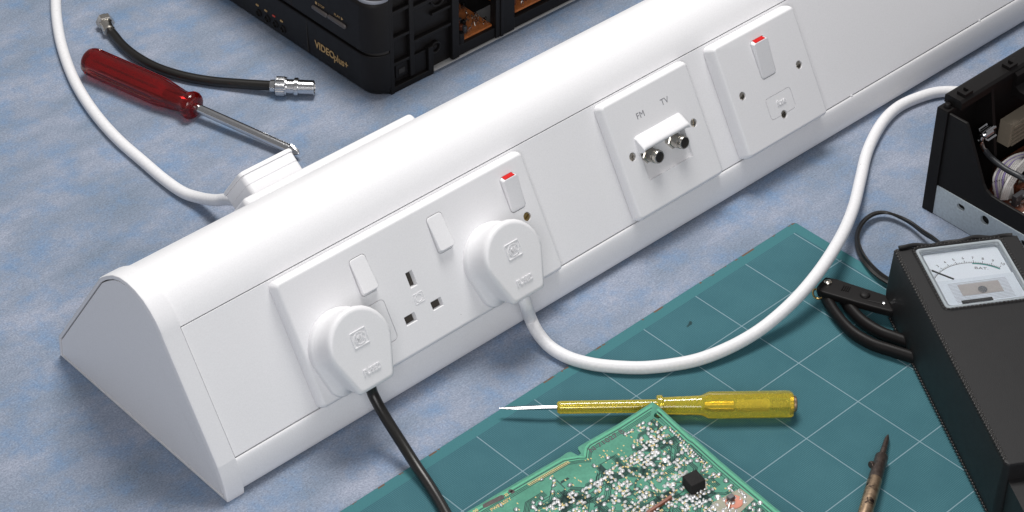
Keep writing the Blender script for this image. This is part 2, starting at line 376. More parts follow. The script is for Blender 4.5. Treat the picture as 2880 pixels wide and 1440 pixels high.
def emblem(par, M, size, hgt, mat=WHITE, letters=True):
    mb = MB(); w2, h2 = size, size*0.86; lw = size*0.07
    ringpts(mb, rrect(w2, h2, 0.5, 2), lw, -0.1, hgt, M)
    ringpts(mb, [(x*1.0, y) for x, y in [(w2*0.36*math.cos(2*math.pi*k/28), h2*0.38*math.sin(2*math.pi*k/28)) for k in range(28)]], lw, -0.1, hgt, M)
    mk('emblem', mb, mat, par, sharp=60)
    if letters: text('emblem_lettering', 'MK', M @ Matrix.Translation((0, 0, hgt*0.4)), size*0.46, mat, par, hgt*1.8, sx=0.8, bold=0.12)

# --- triple socket plate
HT = 8.0
tp = plate('triple_socket_plate', 240.6, 449.4, -0.6, 87.2, HT)
cuts = []
for x, on in ((302.0, False), (366.4, False), (430.6, True)): cuts += rocker(x, 64.2, HT+0.15, tp, on)
cuts += screw(434.8, 44.6, HT+0.15, tp, BRASS)
def socket_holes(cx):
    for x, s, wd, hh in ((0, 46.3, 5.2, 10.2), (-11.2, 23.2, 8.4, 5.6), (11.2, 23.2, 8.4, 5.6)):
        M = FM_(cx+x, s, HT+0.15)
        c = MB(); c.loft([[(px, py, z) for px, py in rrect(wd+i*2, hh+i*2, 0.25, 2)] for z, i in ((-5.2, -0.35), (-0.45, 0.0), (0.6, 0.85))], M); cuts.append(c)
        b = MB(); b.box((-wd/2-0.6, -hh/2-0.6, -5.6), (wd/2+0.6, hh/2+0.6, -3.6), M); mk('shutter', b, DARK, tp, smooth=False)
socket_holes(334.0)
# fuse carrier of the triple plate, half behind the first plug
def groove_ring(outline, wd, dep, M):
    a = offset_loop(outline, -wd/2); b = offset_loop(outline, wd/2); mm = MB()
    n = len(a); vs = [(x, y, z) for z in (-dep, 3) for l in (a, b) for x, y in l]; fs = []
    for k in range(n):
        k2 = (k+1) % n
        fs += [(k, k2, 2*n+k2, 2*n+k), (n+k2, n+k, 3*n+k, 3*n+k2), (k2, k, n+k, n+k2), (2*n+k, 2*n+k2, 3*n+k2, 3*n+k)]
    return mm.add(vs, fs, M)
cuts.append(groove_ring(rrect(19.5, 28.5, 3.0, 5), 0.55, 0.9, FM_(299.4, 30.4, HT+0.15)))
bool_cut(tp, cuts)
emblem(tp, FM_(334.1, 33.0, HT+0.15), 7.6, 0.25, letters=False)
# --- aerial plate
ap = plate('aerial_socket_plate', 521.6, 607.4, 0.2, 87.6, HT)
cuts = screw(534.1, 44.6, HT+0.15, ap, ang=60) + screw(594.7, 44.3, HT+0.15, ap, ang=70)
M0 = FM_(563.0, 39.0, HT+0.15)
hood = MB(); prof_h = [(17.6, -1.0), (17.4, 0.6), (16.4, 2.0), (9.9, 6.7), (8.8, 7.2), (7.6, 7.1), (6.7, 6.2), (6.6, -7.5), (8.0, -7.5)]
hood.loft([[(x, y-k, z-k*0.3) for y, z in prof_h] for x, k in ((-22.6, 1.2), (-21.6, 0.25), (-20.4, 0), (20.4, 0), (21.6, 0.25), (22.6, 1.2))], M0)
pk = MB(); pk.loft([[(x, y, z) for y, z in ((7.0, 2.0), (7.0, -6.9), (-15.4, -1.5), (-15.4, 2.0))] for x in (-21.8, 21.8)], M0); cuts.append(pk)
bool_cut(ap, cuts)
mk('hood', hood, WHITE, ap, sharp=45)
def fconn(x):
    fn = V((0, 8.2*-0.26, 1)); M = M0 @ frame((x, 1.2, -5.0), (0.0, -0.24, 0.97), (1, 0, 0), (0, 0.97, 0.24))
    mb = MB(); mb.lathe([(-1, 6.6), (2.6, 6.6), (3.2, 6.0)], M, 6); o = mk('aerial_connector', mb, NICKEL, ap, sharp=30)
    mb = MB(); pr = [(1.0, 4.9)]
    t = 2.0
    while t < 9.0: pr += [(t, 5.0), (t+0.5, 4.86), (t+1.0, 5.0)]; t += 1.1
    pr += [(9.6, 5.0), (9.7, 4.7), (12.4, 4.7), (12.9, 4.3), (12.9, 3.7), (11.0, 3.6)]
    mb.lathe(pr, M, 24); mk('threaded_barrel', mb, NICKEL, o, sharp=40)
    mb = MB(); mb.lathe([(10.6, 3.7), (11.9, 3.7), (11.9, 1.0), (12.2, 0.8)], M, 16); mk('insulator', mb, GAP, o)
fconn(-12.6); fconn(12.4)
text('lettering', 'FM', FM_(552.5, 68.2, HT+0.2), 6.4, GREYINK, ap, 0.06)
text('lettering', 'TV', FM_(576.4, 68.6, HT+0.2), 6.4, GREYINK, ap, 0.06)
# --- fused connection plate
HF = 11.0
fpl = plate('fused_spur_plate', 629.6, 716.2, -0.2, 87.0, HF)
cuts = rocker(672.0, 62.4, HF+0.15, fpl, True, 14.6, 29.0)
for a in ((642.3, 44.7), (702.4, 44.3), (673.9, 17.2)): cuts += screw(a[0], a[1], HF+0.15, fpl, ang=rnd.uniform(10, 70))
cuts.append(groove_ring(rrect(26.0, 16.2, 2.6, 5), 0.45, 0.8, FM_(674.0, 25.6, HF+0.15)))
bool_cut(fpl, cuts)
text('lettering', 'fuse', FM_(675.0, 26.8, HF+0.2), 5.6, WHITE, fpl, 0.9, bold=0.1)
# --- plate on the rear face
bp = plate('rear_socket_plate', 0, 146.0, 0, 86.0, 8.0, M=BM_(355.0, 57.5, 0.1))
# thin clips along the lower seam of the cover
for x in (752.0, 905.0):
    mb = MB(); mb.box((-0.9, -0.55, -0.5), (0.9, 0.5, 0.55), FM_(x, -0.2, 0)); mk('cover_clip', mb, WHITE2, TR)

# ================================================================== plugs with their flexes
def plug_outline(hw, s0, s1, bw, br, n=7):
    # D shape: round top, sides tapering down to a narrower flat bottom (ccw, y up)
    cy = s1-hw; pts = []
    for k in range(0, 2*n+1):
        a = R(-8 + 196*k/(2*n)); pts.append((hw*math.cos(a), cy+hw*math.sin(a)))
    # bottom left / right rounded corners
    for sx, a0, a1 in ((-1, 190, 270), (1, 270, 350)):
        for k in range(5):
            a = R(a0+(a1-a0)*k/4); pts.append((sx*(bw-br)+br*math.cos(a), s0+br+br*math.sin(a)))
    return pts
def plug(name, label, M, path, cr, cmat, loops, group, logo=True, logo_s=37.4):
    at = M.translation.copy(); at = (at.x, at.y, at.z)
    T = thing(name, label, 'plug', at, group)
    mb = MB(); mb.loft([[(x, y, z) for x, y in o] for z, o in loops], M); body = mk('plug_body', mb, WHITE, T, sharp=55)
    ztop = loops[-1][0]
    if logo:
        emblem(body, M @ Matrix.Translation((0, logo_s, ztop)), 11.6, 0.5)
        text('lettering', 'FUSED', M @ Matrix.Translation((0.2, 15.6, ztop+0.1)), 5.4, WHITE, body, 1.0, sx=0.9, bold=0.13)
    mb = MB(); mb.tube(spline(path, 12), cr, 16); mk('cable', mb, cmat, T, sharp=60)
    return T
O = plug_outline
def dsh(hw, s0, s1, bw, br): return O(hw, s0, s1, bw, br)
pl_loops = [(0.2, dsh(24.6, 2.0, 55.6, 20.5, 9)), (3.6, dsh(25.0, 1.6, 56.0, 21.0, 9)), (5.2, dsh(24.4, 2.4, 55.4, 20.0, 9)), (6.4, dsh(23.2, 4.2, 54.6, 17.0, 8)), (11, dsh(22.4, 4.6, 54.6, 15.0, 7)),
            (19.5, dsh(23.2, 4.0, 56.6, 14.8, 4)), (23.2, dsh(23.4, 3.7, 57.2, 14.8, 3.2)), (24.9, dsh(22.9, 4.3, 56.6, 14.3, 3.2)), (25.8, dsh(21.8, 5.6, 55.2, 13.3, 3)), (26.0, dsh(20.6, 6.8, 53.8, 12.4, 2.6))]
M1 = FM_(269.0, 0.0, HT+0.15); M2 = FM_(398.2, 0.0, HT+0.15)
def loc(M, p): return M @ V(p)
path1 = [loc(M1, (0, 12, 15)), loc(M1, (0, 4, 15.5)), loc(M1, (0.2, -4, 14.5))] + [PZ(1082, 1170, 24), PZ(1130, 1246, 14.5), PZ(1172, 1312, 8.5), PZ(1212, 1372, 6.0), PZ(1252, 1440, 5.4), PZ(1290, 1520, 5.4), PZ(1310, 1600, 5.4)]
plug('plug_with_black_flex', 'white three pin plug with thin black flex, in the socket nearest the end cap', M1, path1, 3.6, BLACKC, pl_loops, 'plugs in the front sockets')
path2 = [loc(M2, (1, 12, 15)), loc(M2, (1, 4, 15.5)), loc(M2, (1.2, -3, 15.0))] + [PZ(1492, 896, 14), PZ(1512, 935, 8.5), PZ(1548, 976, 5.2), PZ(1600, 1006, 5), PZ(1665, 1024, 6), PZ(1735, 1032, 6.2), PZ(1810, 1034, 6.2), PZ(1890, 1026, 6.4), PZ(1968, 1010, 7), PZ(2050, 978, 8), PZ(2125, 936, 10), PZ(2190, 886, 14), PZ(2250, 828, 19), PZ(2306, 760, 23), PZ(2352, 690, 22), PZ(2382, 632, 17), PZ(2404, 572, 11), PZ(2420, 505, 6), PZ(2440, 425, 4.2), PZ(2478, 350, 4.2), PZ(2525, 302, 4.2), PZ(2590, 272, 4.2), PZ(2650, 258, 4.2), PZ(2720, 262, 4.2), PZ(2790, 284, 4.2)]
plug('plug_with_white_flex', 'white three pin plug with thick white flex looping over the cutting mat', M2, path2, 4.35, WHITEC, pl_loops, 'plugs in the front sockets')
# plug on the rear face
def hexo(hw, s0, s1, r, c): return rrect(2*hw, s1-s0, r, 6, 0, (s0+s1)/2)
def arch(o, k): return [(x, y + (k*(1-(x/25.0)**2) if y > 0 else 0)) for x, y in o]
BMP = BM_(322.5, 54.0, 8.2)
rl = [(0.1, 24.2, 0), (10.0, 24.2, 0), (10.1, 23.8, 0), (10.5, 23.8, 0), (10.6, 24.2, 0), (17.0, 24.3, 0), (17.1, 23.7, 0), (17.5, 23.7, 0), (17.6, 24.9, 0), (19.2, 24.9, 0), (20.2, 24.3, 0), (20.6, 23.0, 0)]
loopsr = [(z, arch(rrect(2*hw-5, 2*hw-14, 3.0, 5, 0, 0), 3.0)) for z, hw, _ in rl]
path3 = [loc(BMP, (6, -8, 9.5)), loc(BMP, (6, -16, 9.5)), loc(BMP, (7, -24, 10)), PZ(640, 561, 26), PZ(604, 563, 16), PZ(560, 556, 8), PZ(515, 541, 5), PZ(462, 505, 4), PZ(400, 452, 4), PZ(340, 400, 4), PZ(288, 345, 4), PZ(245, 288, 4), PZ(212, 232, 4), PZ(188, 175, 4), PZ(170, 115, 4), PZ(160, 55, 4), PZ(157, 0, 4), PZ(160, -60, 4), PZ(170, -130, 4)]
plug('plug_with_white_flex', 'white layered plug in the rear plate, white flex curving off to the left', BMP, path3, 4.3, WHITEC, loopsr, None, logo=False)

# ================================================================== coaxial lead
cp = [PZ(318, 96, 4.6), PZ(345, 128, 4.0), PZ(385, 160, 4.0), PZ(440, 190, 4.0), PZ(510, 213, 4.0), PZ(590, 228, 4.0), PZ(680, 236, 5.4), PZ(775, 242, 7.4)]
CO = thing('coaxial_lead', 'short black coaxial lead with bright metal connectors at both ends', 'cable', tuple(PZ(520, 215, 0)))
mb = MB(); mb.tube(spline([cp[0]*2-cp[1]] + cp, 10), 3.9, 14); mk('cable', mb, BLACKC, CO)
a, b = PZ(766, 242, 7.6), PZ(886, 247, 7.6); M = along(a, b-a); Lc = (b-a).length
mb = MB(); mb.lathe([(-1.5, 4.80), (2, 5.28), (2.6, 6.72)], M, 20); c0 = mk('aerial_plug', mb, STEEL, CO, sharp=30)
kn = lambda a_: 1+0.02*math.cos(a_*26)
mb = MB(); mb.lathe([(2.6, 6.48), (3.2, 7.56), (9.8, 7.56), (10.2, 7.08)], M, 104, kn); mk('knurled_collar', mb, STEEL, c0, sharp=20)
mb = MB(); mb.lathe([(10.2, 6.72), (10.2, 7.44), (11.4, 7.44), (11.4, 5.88), (17.0, 5.88), (17.0, 7.08), (17.3, 7.32), (20.0, 7.32), (20.3, 7.08), (20.3, 5.88), (Lc-1.0, 5.76), (Lc-0.4, 5.40), (Lc-0.4, 4.68), (Lc-4, 4.56)], M, 28); mk('sleeve', mb, STEEL, c0, sharp=30)
mb = MB(); mb.lathe([(Lc-4.2, 4.62), (Lc-3.6, 4.62), (Lc-3.6, 1.68), (Lc-0.9, 1.44), (Lc-0.8, 0.48)], M, 18); mk('centre_pin', mb, NICKEL, c0)
a, b = PZ(306, 84, 5.6), PZ(272, 12, 6.2); M = along(a, b-a); Lc = (b-a).length
mb = MB(); mb.lathe([(-3.0, 4.44), (-2.0, 5.16), (2, 5.16), (2.2, 4.68), (7.5, 5.28), (8, 5.76)], M, 20); c1 = mk('crimp_connector', mb, NICKEL, CO, sharp=30)
mb = MB(); mb.lathe([(8.0, 6.24), (8.4, 7.20), (14.2, 7.20), (14.8, 6.60), (14.8, 5.28), (13, 5.04)], M, 6); mk('hex_nut', mb, NICKEL, c1, sharp=20)
mb = MB(); mb.lathe([(14.0, 5.52), (16.2, 5.28), (16.2, 4.08), (13, 3.96)], M, 20); mk('collar', mb, NICKEL, c1)

# ================================================================== red screwdriver
a, b = PZ(247, 168, 11.6), PZ(552, 302, 10.6); SDir = (b-a).normalized(); M = along(a, b-a); Lh = (b-a).length
RS = thing('red_screwdriver', 'screwdriver with red translucent fluted handle and steel cross point shaft', 'screwdriver', (a.x, a.y, 0))
def flute(t0):
    def f(a_): return 1 - t0*max(0.0, math.cos(a_*6))**2
    return f
mb = MB(); loops = []; n = 72
pr = [(-1.5, 0.6, 0), (-1.2, 4.0, 0), (-0.2, 6.9, 0), (1.6, 8.9, 0), (4.2, 9.9, 0), (7.5, 10.2, 0.0), (10.5, 10.2, 0.06), (13, 10.2, 0.13), (Lh*0.66, 10.3, 0.13), (Lh*0.69, 10.1, 0.08), (Lh*0.72, 9.6, 0.04), (Lh*0.80, 8.5, 0.08), (Lh*0.86, 7.6, 0.05), (Lh*0.89, 7.5, 0.0), (Lh*0.915, 8.2, 0), (Lh*0.94, 9.5, 0), (Lh*0.965, 9.7, 0), (Lh*0.985, 8.8, 0), (Lh, 7.0, 0), (Lh+0.2, 3.3, 0)]
pr = [(t, r*1.13, fl) for t, r, fl in pr]
for t, r, fl in pr:
    f = flute(fl); loops.append([(t, r*f(k)*math.cos(k), r*f(k)*math.sin(k)) for k in (2*math.pi*j/n for j in range(n))])
mb.loft(loops, M); mk('handle', mb, REDCLEAR, RS, sharp=40)
tipp = PZ(842, 431, 6.0); sh0 = b - SDir*30
M = along(sh0, tipp-sh0); Ls = (tipp-sh0).length
mb = MB(); mb.lathe([(0, 1.2), (0.5, 3.6), (Ls-9, 3.6), (Ls-8.2, 3.5)], M, 28); sft = mk('shaft', mb, STEEL, RS)
mb = MB()
for (t0, t1) in ((0, 1),):
    cross = lambda rr, ww: [(0, 0)]
    loops = []
    for t, r, wv in ((Ls-8.4, 3.55, 3.4), (Ls-6.0, 3.3, 1.8), (Ls-2.0, 2.2, 0.85), (Ls-0.3, 0.9, 0.4), (Ls, 0.35, 0.2)):
        lp = []
        for k in range(4):
            ca, sa = math.cos(k*math.pi/2+0.6), math.sin(k*math.pi/2+0.6); wq = min(wv, r*0.72)
            for (rr, ww) in ((wq, -wq), (r, -wq*0.8), (r, wq*0.8)): lp.append((t, rr*ca-ww*sa, rr*sa+ww*ca))
        loops.append(lp)
    mb.loft(loops, M)
mk('cross_tip', mb, STEEL, sft, sharp=25)

# ================================================================== yellow mains tester
a, b = PZ(1566, 1146, 10.4), PZ(2232, 1136, 10.4); YD = (b-a).normalized(); M = along(a, YD); Ly = (b-a).length
YS = thing('yellow_tester_screwdriver', 'mains tester screwdriver with clear yellow handle and sleeved blade', 'screwdriver', (a.x, a.y, MATZ))
k0 = (PZ(1848, 1140, 10.4)-a).length; k1 = (PZ(1968, 1138, 10.4)-a).length; k2 = (PZ(1992, 1138, 10.4)-a).length
def hexs(k):
    def f(a_):
        q_ = (a_+math.pi/6) % (math.pi/3)-math.pi/6; return (1-k)+k*math.cos(math.pi/6)/math.cos(q_)*1.06
    return f
mb = MB(); loops = []; n = 60
for t, r, hx in [(0.0, 2.2, 0), (0.2, 3.2, 0), (1.0, 3.9, 0), (2.2, 4.2, 0), (k0-0.6, 4.3, 0), (k0-0.4, 6.6, 0.2), (k0+0.4, 7.1, 0.2), (k0+3.0, 7.1, 0.2), (k0+3.6, 6.5, 0.2), (k0+3.8, 5.6, 0), (k1, 6.4, 0.2), (k1+2, 7.0, 0.6), (k2, 8.5, 0.8), (k2+2, 8.7, 0.85), (Ly-5, 8.7, 0.85), (Ly-2.2, 8.6, 0.8), (Ly-0.7, 7.8, 0.6), (Ly, 5.6, 0.2), (Ly+0.1, 2, 0)]:
    f = hexs(hx); loops.append([(t, r*f(k)*math.cos(k), r*f(k)*math.sin(k)) for k in (2*math.pi*j/n for j in range(n))])
mb.loft(loops, M); mk('handle', mb, YELCLEAR, YS, sharp=30)
mb = MB(); mb.lathe([(-9, 1.55), (k0+10, 1.55), (k0+12, 1.2)], M, 18); bl = mk('blade', mb, STEEL, YS)
tip = PZ(1404, 1148, 9.0); p0 = M @ V((-9, 0, 0)); d = (tip-p0); Mt = along(p0, d); Lt = d.length
mb = MB(); mb.loft([[(t, hw*cx_, hh*cz_) for cx_, cz_ in circ(1, 14)] for t, hw, hh in ((0, 1.55, 1.55), (Lt*0.3, 1.75, 1.35), (Lt*0.55, 1.7, 0.95), (Lt*0.8, 1.35, 0.5), (Lt, 0.6, 0.22))], Mt); mk('flattened_tip', mb, STEEL, bl)
mb = MB(); mb.lathe([(k2-2, 1.6), (k2+3, 2.4), (k2+16, 2.4), (k2+17, 1.4)], M, 16); mk('neon_lamp', mb, BRASS, YS)
mb = MB(); mb.lathe([(k2+18, 2.6), (Ly-16, 2.6)], M, 16); mk('resistor', mb, simple('pale_resistor', (0.6, 0.52, 0.36), 0.5), YS)
mb = MB(); hel = [M @ V((Ly-15+k*0.11, 2.4*math.cos(k*0.55), 2.4*math.sin(k*0.55))) for k in range(100)]; mb.tube(hel, 0.35, 6); mk('spring', mb, STEEL, YS)
mb = MB(); mb.lathe([(Ly-3, 5.2), (Ly+0.5, 5.4), (Ly+1.4, 5.2), (Ly+2.0, 4.2), (Ly+2.0, 2.0), (Ly+1.4, 1.6)], M, 24); mk('end_contact', mb, BRONZE, YS, sharp=30)

# ================================================================== circuit board
PC = PZ(1836, 1130, 19.0); pa = (PZ(1317, 1440, 6.5)-PC).normalized(); pb = PZ(2180, 1426, 19.0)-PC; pb = (pb-pa*pb.dot(pa)).normalized(); pn = pa.cross(pb)
MP = frame(PC, pa, pb, pn); MPI = MP.inverted()
def BL(px, py): p = MPI @ PP(px, py, PC, pn); return (p.x, p.y)
def board_mat():
    ma, nt, b = nodes('green_solder_mask'); mp = mapn(nt, (1, 1, 1)); n1 = noise(nt, mp, 60, 4); n2 = noise(nt, mp, 700, 3)
    c = ramp(nt, n1.outputs[0], [(0.35, (0.066, 0.230, 0.162)), (0.65, (0.092, 0.300, 0.208))]).outputs[0]
    g_ = ramp(nt, n2.outputs[0], [(0.3, (0.88, 0.88, 0.88)), (0.7, (1.1, 1.1, 1.1))]); c = mixc(nt, 1.0, c, g_.outputs[0], 'MULTIPLY')
    nt.links.new(c, b.inputs['Base Color']); b.inputs['Roughness'].default_value = 0.55; b.inputs['Specular IOR Level'].default_value = 0.15; bump(nt, b, n2.outputs[0], 0.1); return ma
MASK = board_mat()
GREENL = simple('light_green_track', (0.115, 0.40, 0.25), 0.55, grain=0.1, spec=0.15)
GREEND = simple('dark_green_gap', (0.030, 0.066, 0.060), 0.6, grain=0.2, spec=0.12)
EDGEG = simple('bare_board_edge', (0.050, 0.150, 0.105), 0.5, grain=0.2)
CB = thing('circuit_board', 'green printed circuit board solder side up, its corner propped on the yellow screwdriver', 'circuit board', (PC.x, PC.y, MATZ))
topedge = [BL(*p) for p in [(1835, 1130), (1735, 1194), (1649, 1243), (1637, 1250), (1626, 1257), (1626, 1263), (1634, 1275), (1627, 1281), (1615, 1275), (1605, 1270), (1594, 1273), (1576, 1286), (1485, 1338), (1430, 1370), (1317, 1437)]]
rightedge = [BL(*p) for p in [(2180, 1427), (2023, 1294), (1951, 1229), (1939, 1222), (1851, 1141)]]
lx = 205.0; by = 150.0
t_ = topedge[-1]
outline = topedge + [(lx, t_[1]+1.0), (lx, by), (rightedge[0][0]-1.5, by)] + rightedge
outline = outline[::-1] if sum((outline[i-1][0]*outline[i][1]-outline[i][0]*outline[i-1][1]) for i in range(len(outline))) < 0 else outline
mb = MB(); mb.slab(outline, [(-1.6, 0), (-0.1, 0), (0, 0.12)], MP)
bd = mk('board', mb, MASK, CB, smooth=False)
hl = [BL(1851, 1168), BL(1787, 1319), BL(1588, 1406)]
bool_cut(bd, [cutter(circ(r, 20, x, y), -3, 2, MP) for (x, y), r in zip(hl, (2.7, 1.7, 1.9))]); bd.data.shade_flat()
# deliberate print bands following the edges
def clip(x, y, mrg=3.0):
    # inside the board by a margin (board is convex enough apart from the tab)
    t0 = max(0.6, (topedge[1][1]+4.5 if x > 10 else 3)) if x < topedge[2][0]+8 else topedge[-4][1]+3.5
    rx = rightedge[0][0] + (0-rightedge[0][0])*(1-min(1, max(0, y/rightedge[0][1])))
    return y > t0+mrg-2.5 and x > rx+mrg and x < lx-2 and y < by-2
dark, light, silk = MB(), MB(), MB()
def poly(mbx, pts, wd, z):
    for p, q_ in zip(pts, pts[1:]):
        if (V(p)-V(q_)).length > 0.05: bar2(mbx, p, q_, wd, -0.02, z, MP)
te = [topedge[0], topedge[1], topedge[2], topedge[3], topedge[6], topedge[8], topedge[11], topedge[12], topedge[14], (lx, t_[1]+1.0)]
for off, wd, mm, z in ((2.4, 1.5, light, 0.055), (3.9, 0.5, dark, 0.045), (4.9, 0.7, light, 0.055), (5.8, 0.4, dark, 0.045), (6.9, 0.35, dark, 0.045), (8.0, 0.4, dark, 0.045)):
    poly(mm, [(x+ (off if i == 0 else 0), y+off + (1.5 if 2 < i < 6 else 0)) for i, (x, y) in enumerate(te)], wd, z)
re_ = [(0.2, 0.6)] + [(x, y) for x, y in rightedge[::-1]] + [(rightedge[0][0]-1.5, by)]
for off, wd, mm, z in ((2.2, 1.5, light, 0.055), (3.7, 0.5, dark, 0.045), (4.7, 0.7, light, 0.055), (5.6, 0.4, dark, 0.045), (7.2, 0.35, dark, 0.045)):
    poly(mm, [(x+off, y+off*0.9) for x, y in re_[1:]], wd, z)
rb = random.Random(11)
for bundle in range(230):                                # bundles of parallel gaps with 45 degree turns
    x, y = rb.uniform(4, 160), rb.uniform(8, 135); ang = rb.choice((0, 45, 90, 135)); pts = [(x, y)]
    for k in range(rb.randint(2, 4)):
        l = rb.uniform(4, 15); pts.append((pts[-1][0]+l*math.cos(R(ang)), pts[-1][1]+l*math.sin(R(ang)))); ang += rb.choice((-45, 45))
    nb_ = rb.randint(1, 5); pit = rb.uniform(0.8, 1.3)
    for j in range(nb_):
        o_ = []
        for i_, p_ in enumerate(pts):
            d1 = V(p_)-V(pts[i_-1]) if i_ else V(pts[1])-V(p_); d2 = V(pts[i_+1])-V(p_) if i_ < len(pts)-1 else d1
            n_ = (V((-d1.y, d1.x)).normalized()+V((-d2.y, d2.x)).normalized()).normalized(); o_.append((p_[0]+n_.x*j*pit, p_[1]+n_.y*j*pit))
        if all(clip(px, py, 6) and not (26 < px < 76 and py < 20) for px, py in o_): poly(dark, o_, rb.uniform(0.42, 0.72), 0.04)
for k in range(46):                                      # larger gaps of bare laminate
    x, y = rb.uniform(8, 160), rb.uniform(14, 135); w_ = rb.uniform(2, 6); h_ = rb.uniform(1.0, 3.0)
    if clip(x, y, 10) and not (20 < x < 80 and y < 22): dark.slab([(px, py) for px, py in ((x, y), (x+w_, y), (x+w_+h_*.6, y+h_), (x-h_*.2, y+h_))], [(-0.02, 0), (0.035, 0)], MP)
blobs = []
def blob_row(x, y, ang, n_, pit, r=1.15):
    for k in range(n_): blobs.append((x+k*pit*math.cos(R(ang)), y+k*pit*math.sin(R(ang)), r*rb.uniform(0.8, 1.2), rb.uniform(0.6, 1.0), ang+rb.uniform(-40, 40)))
for k in range(19): blob_row(6.8+k*0.10, 26+k*2.0, 0, 1, 2.0, 0.9)
def lump(x, y): return 0.5+0.25*math.sin(x*0.21+1.3+0.8*math.sin(y*0.11))+0.25*math.sin(y*0.26+0.5+math.sin(x*0.13))
gx = 8.0
while gx < 168:
    gy = 8.0
    while gy < 140:
        near = 1.0 if gx < 34 or gy > 26 else 0.15
        if rb.random() < near*(0.22+0.66*lump(gx, gy)):
            o_ = rb.choice((0, 0, 90, 45)); e_ = rb.random()
            blobs.append((gx+rb.uniform(-.5, .5), gy+rb.uniform(-.5, .5), rb.uniform(1.2, 1.8), rb.uniform(0.55, 0.95), o_+rb.uniform(-15, 15)))
        gy += 2.9
    gx += 2.9
kept = []
for bl_ in blobs:
    x, y = bl_[0], bl_[1]
    if not clip(x, y, 7.5 if y > 30 and x > 14 else 6): continue
    if any((x-h[0])**2+(y-h[1])**2 < 16 for h in hl): continue
    if 26 < x < 72 and topedge[2][1] < y < 19 and x > 34: continue
    if any((x-k_[0])**2+(y-k_[1])**2 < 2.6 for k_ in kept[-260:]): continue
    kept.append(bl_)
sol = MB()
print('solder joints', len(kept))
for x, y, r, asp, ang in kept:
    Mb = MP @ Matrix.Translation((x, y, 0)) @ Matrix.Rotation(R(ang), 4, 'Z')
    tx, ty = rb.uniform(-.25, .25), rb.uniform(-.25, .25)
    if rb.random() < 0.75:
        dark.slab([(px*(r+0.45), py*(r*asp+0.45)) for px, py in circ(1, 8)], [(-0.02, 0), (0.036, 0)], Mb)
    sol.loft([[(px*r*k+tx*z, py*r*asp*k+ty*z, z*r) for px, py in circ(1, 9)] for k, z in ((1.0, -0.02), (0.82, 0.42), (0.42, 0.72), (0.12, 0.95))], Mb)
    if rb.random() < 0.8:
        ax, ay = x+rb.uniform(-1.8, 1.8), y+rb.uniform(-1.8, 1.8); a_ = rb.choice((0, 90, 0, 45)); c_, s_ = math.cos(R(a_)), math.sin(R(a_)); l = rb.uniform(0.5, 1.5)
        l *= 1.4; bar2(silk, (ax-c_*l/2, ay-s_*l/2), (ax+c_*l/2, ay+s_*l/2), rb.uniform(0.6, 1.1), -0.02, 0.07, MP)
for k in range(600):
    x, y = rb.uniform(9, 165), rb.uniform(12, 138)
    if clip(x, y, 8): silk.slab(rrect(rb.uniform(0.5, 1.0), rb.uniform(0.5, 1.8), 0.15, 1, x, y), [(-0.02, 0), (0.065, 0)], MP)
big_pads = [BL(1870, 1294), BL(2019, 1398), BL(1948, 1396), BL(2138, 1414), BL(1893, 1362)]
for (x, y), r in zip(big_pads, (2.2, 2.1, 1.9, 1.7, 1.7)):
    sol.loft([[(px*r*k+x, py*r*k+y, z) for px, py in circ(1, 16)] for k, z in ((1.0, -0.02), (0.85, 0.5), (0.5, 0.85), (0.15, 0.95))], MP)
for nm, mm, ma_ in (('laminate_gaps', dark, GREEND), ('edge_tracks', light, GREENL), ('silkscreen_marks', silk, SILK), ('solder_joints', sol, SOLDER)):
    o_ = mk(nm, mm, ma_, CB, smooth=(nm == 'solder_joints'), sharp=60); o_['kind'] = 'stuff'
def TM(px, py, z=0.1): x, y = BL(px, py); return frame(MP @ V((x, y, z)), -pa, -pb, pn)
text('lettering', 'N 71027 B', TM(1706, 1240), 5.6, simple('purple_stamp_ink', (0.085, 0.055, 0.075), 0.6), CB, 0.05, sx=1.12)
text('lettering', "PWB ASS'Y", TM(1409, 1419), 3.4, SILK, CB, 0.05, sx=0.95, bold=0.06)
text('lettering', '00', TM(1338, 1437), 3.4, SILK, CB, 0.05, bold=0.06)
text('lettering', 'EI', TM(1425, 1392), 3.2, SILK, CB, 0.05, bold=0.06)
def inkblot(pts, wd):
    q1 = [BL(*p) for p in pts]; mm = MB(); bar2(mm, q1[0], q1[1], wd, -0.02, 0.075, MP)
    for p in q1: mm.slab(circ(wd/2, 14, *p), [(-0.02, 0), (0.078, 0)], MP)
    mk('ink_patch', mm, simple('brown_marker_ink', (0.060, 0.045, 0.045), 0.6, grain=0.4, gscale=600), CB, smooth=False)
inkblot([(1365, 1422), (1411, 1398)], 3.4); inkblot([(1436, 1381), (1441, 1383)], 3.0)
xs = [BL(*p) for p in ((1482, 1361), (1595, 1297))]
mm = MB(); ringpts(mm, [xs[0], (xs[0][0]-0.6, xs[0][1]+2.2), (xs[1][0]-0.6, xs[1][1]+2.2), xs[1]][::-1], 0.35, -0.02, 0.07, MP)
for k in range(26):
    f_ = (k+0.5)/26; x = xs[0][0]+(xs[1][0]-xs[0][0])*f_; y = xs[0][1]+(xs[1][1]-xs[0][1])*f_+1.1
    mm.slab(rrect(0.9, 0.9, 0.2, 1, x-0.3, y), [(-0.02, 0), (0.07, 0)], MP)
mk('print_strip', mm, SILK, CB, smooth=False)
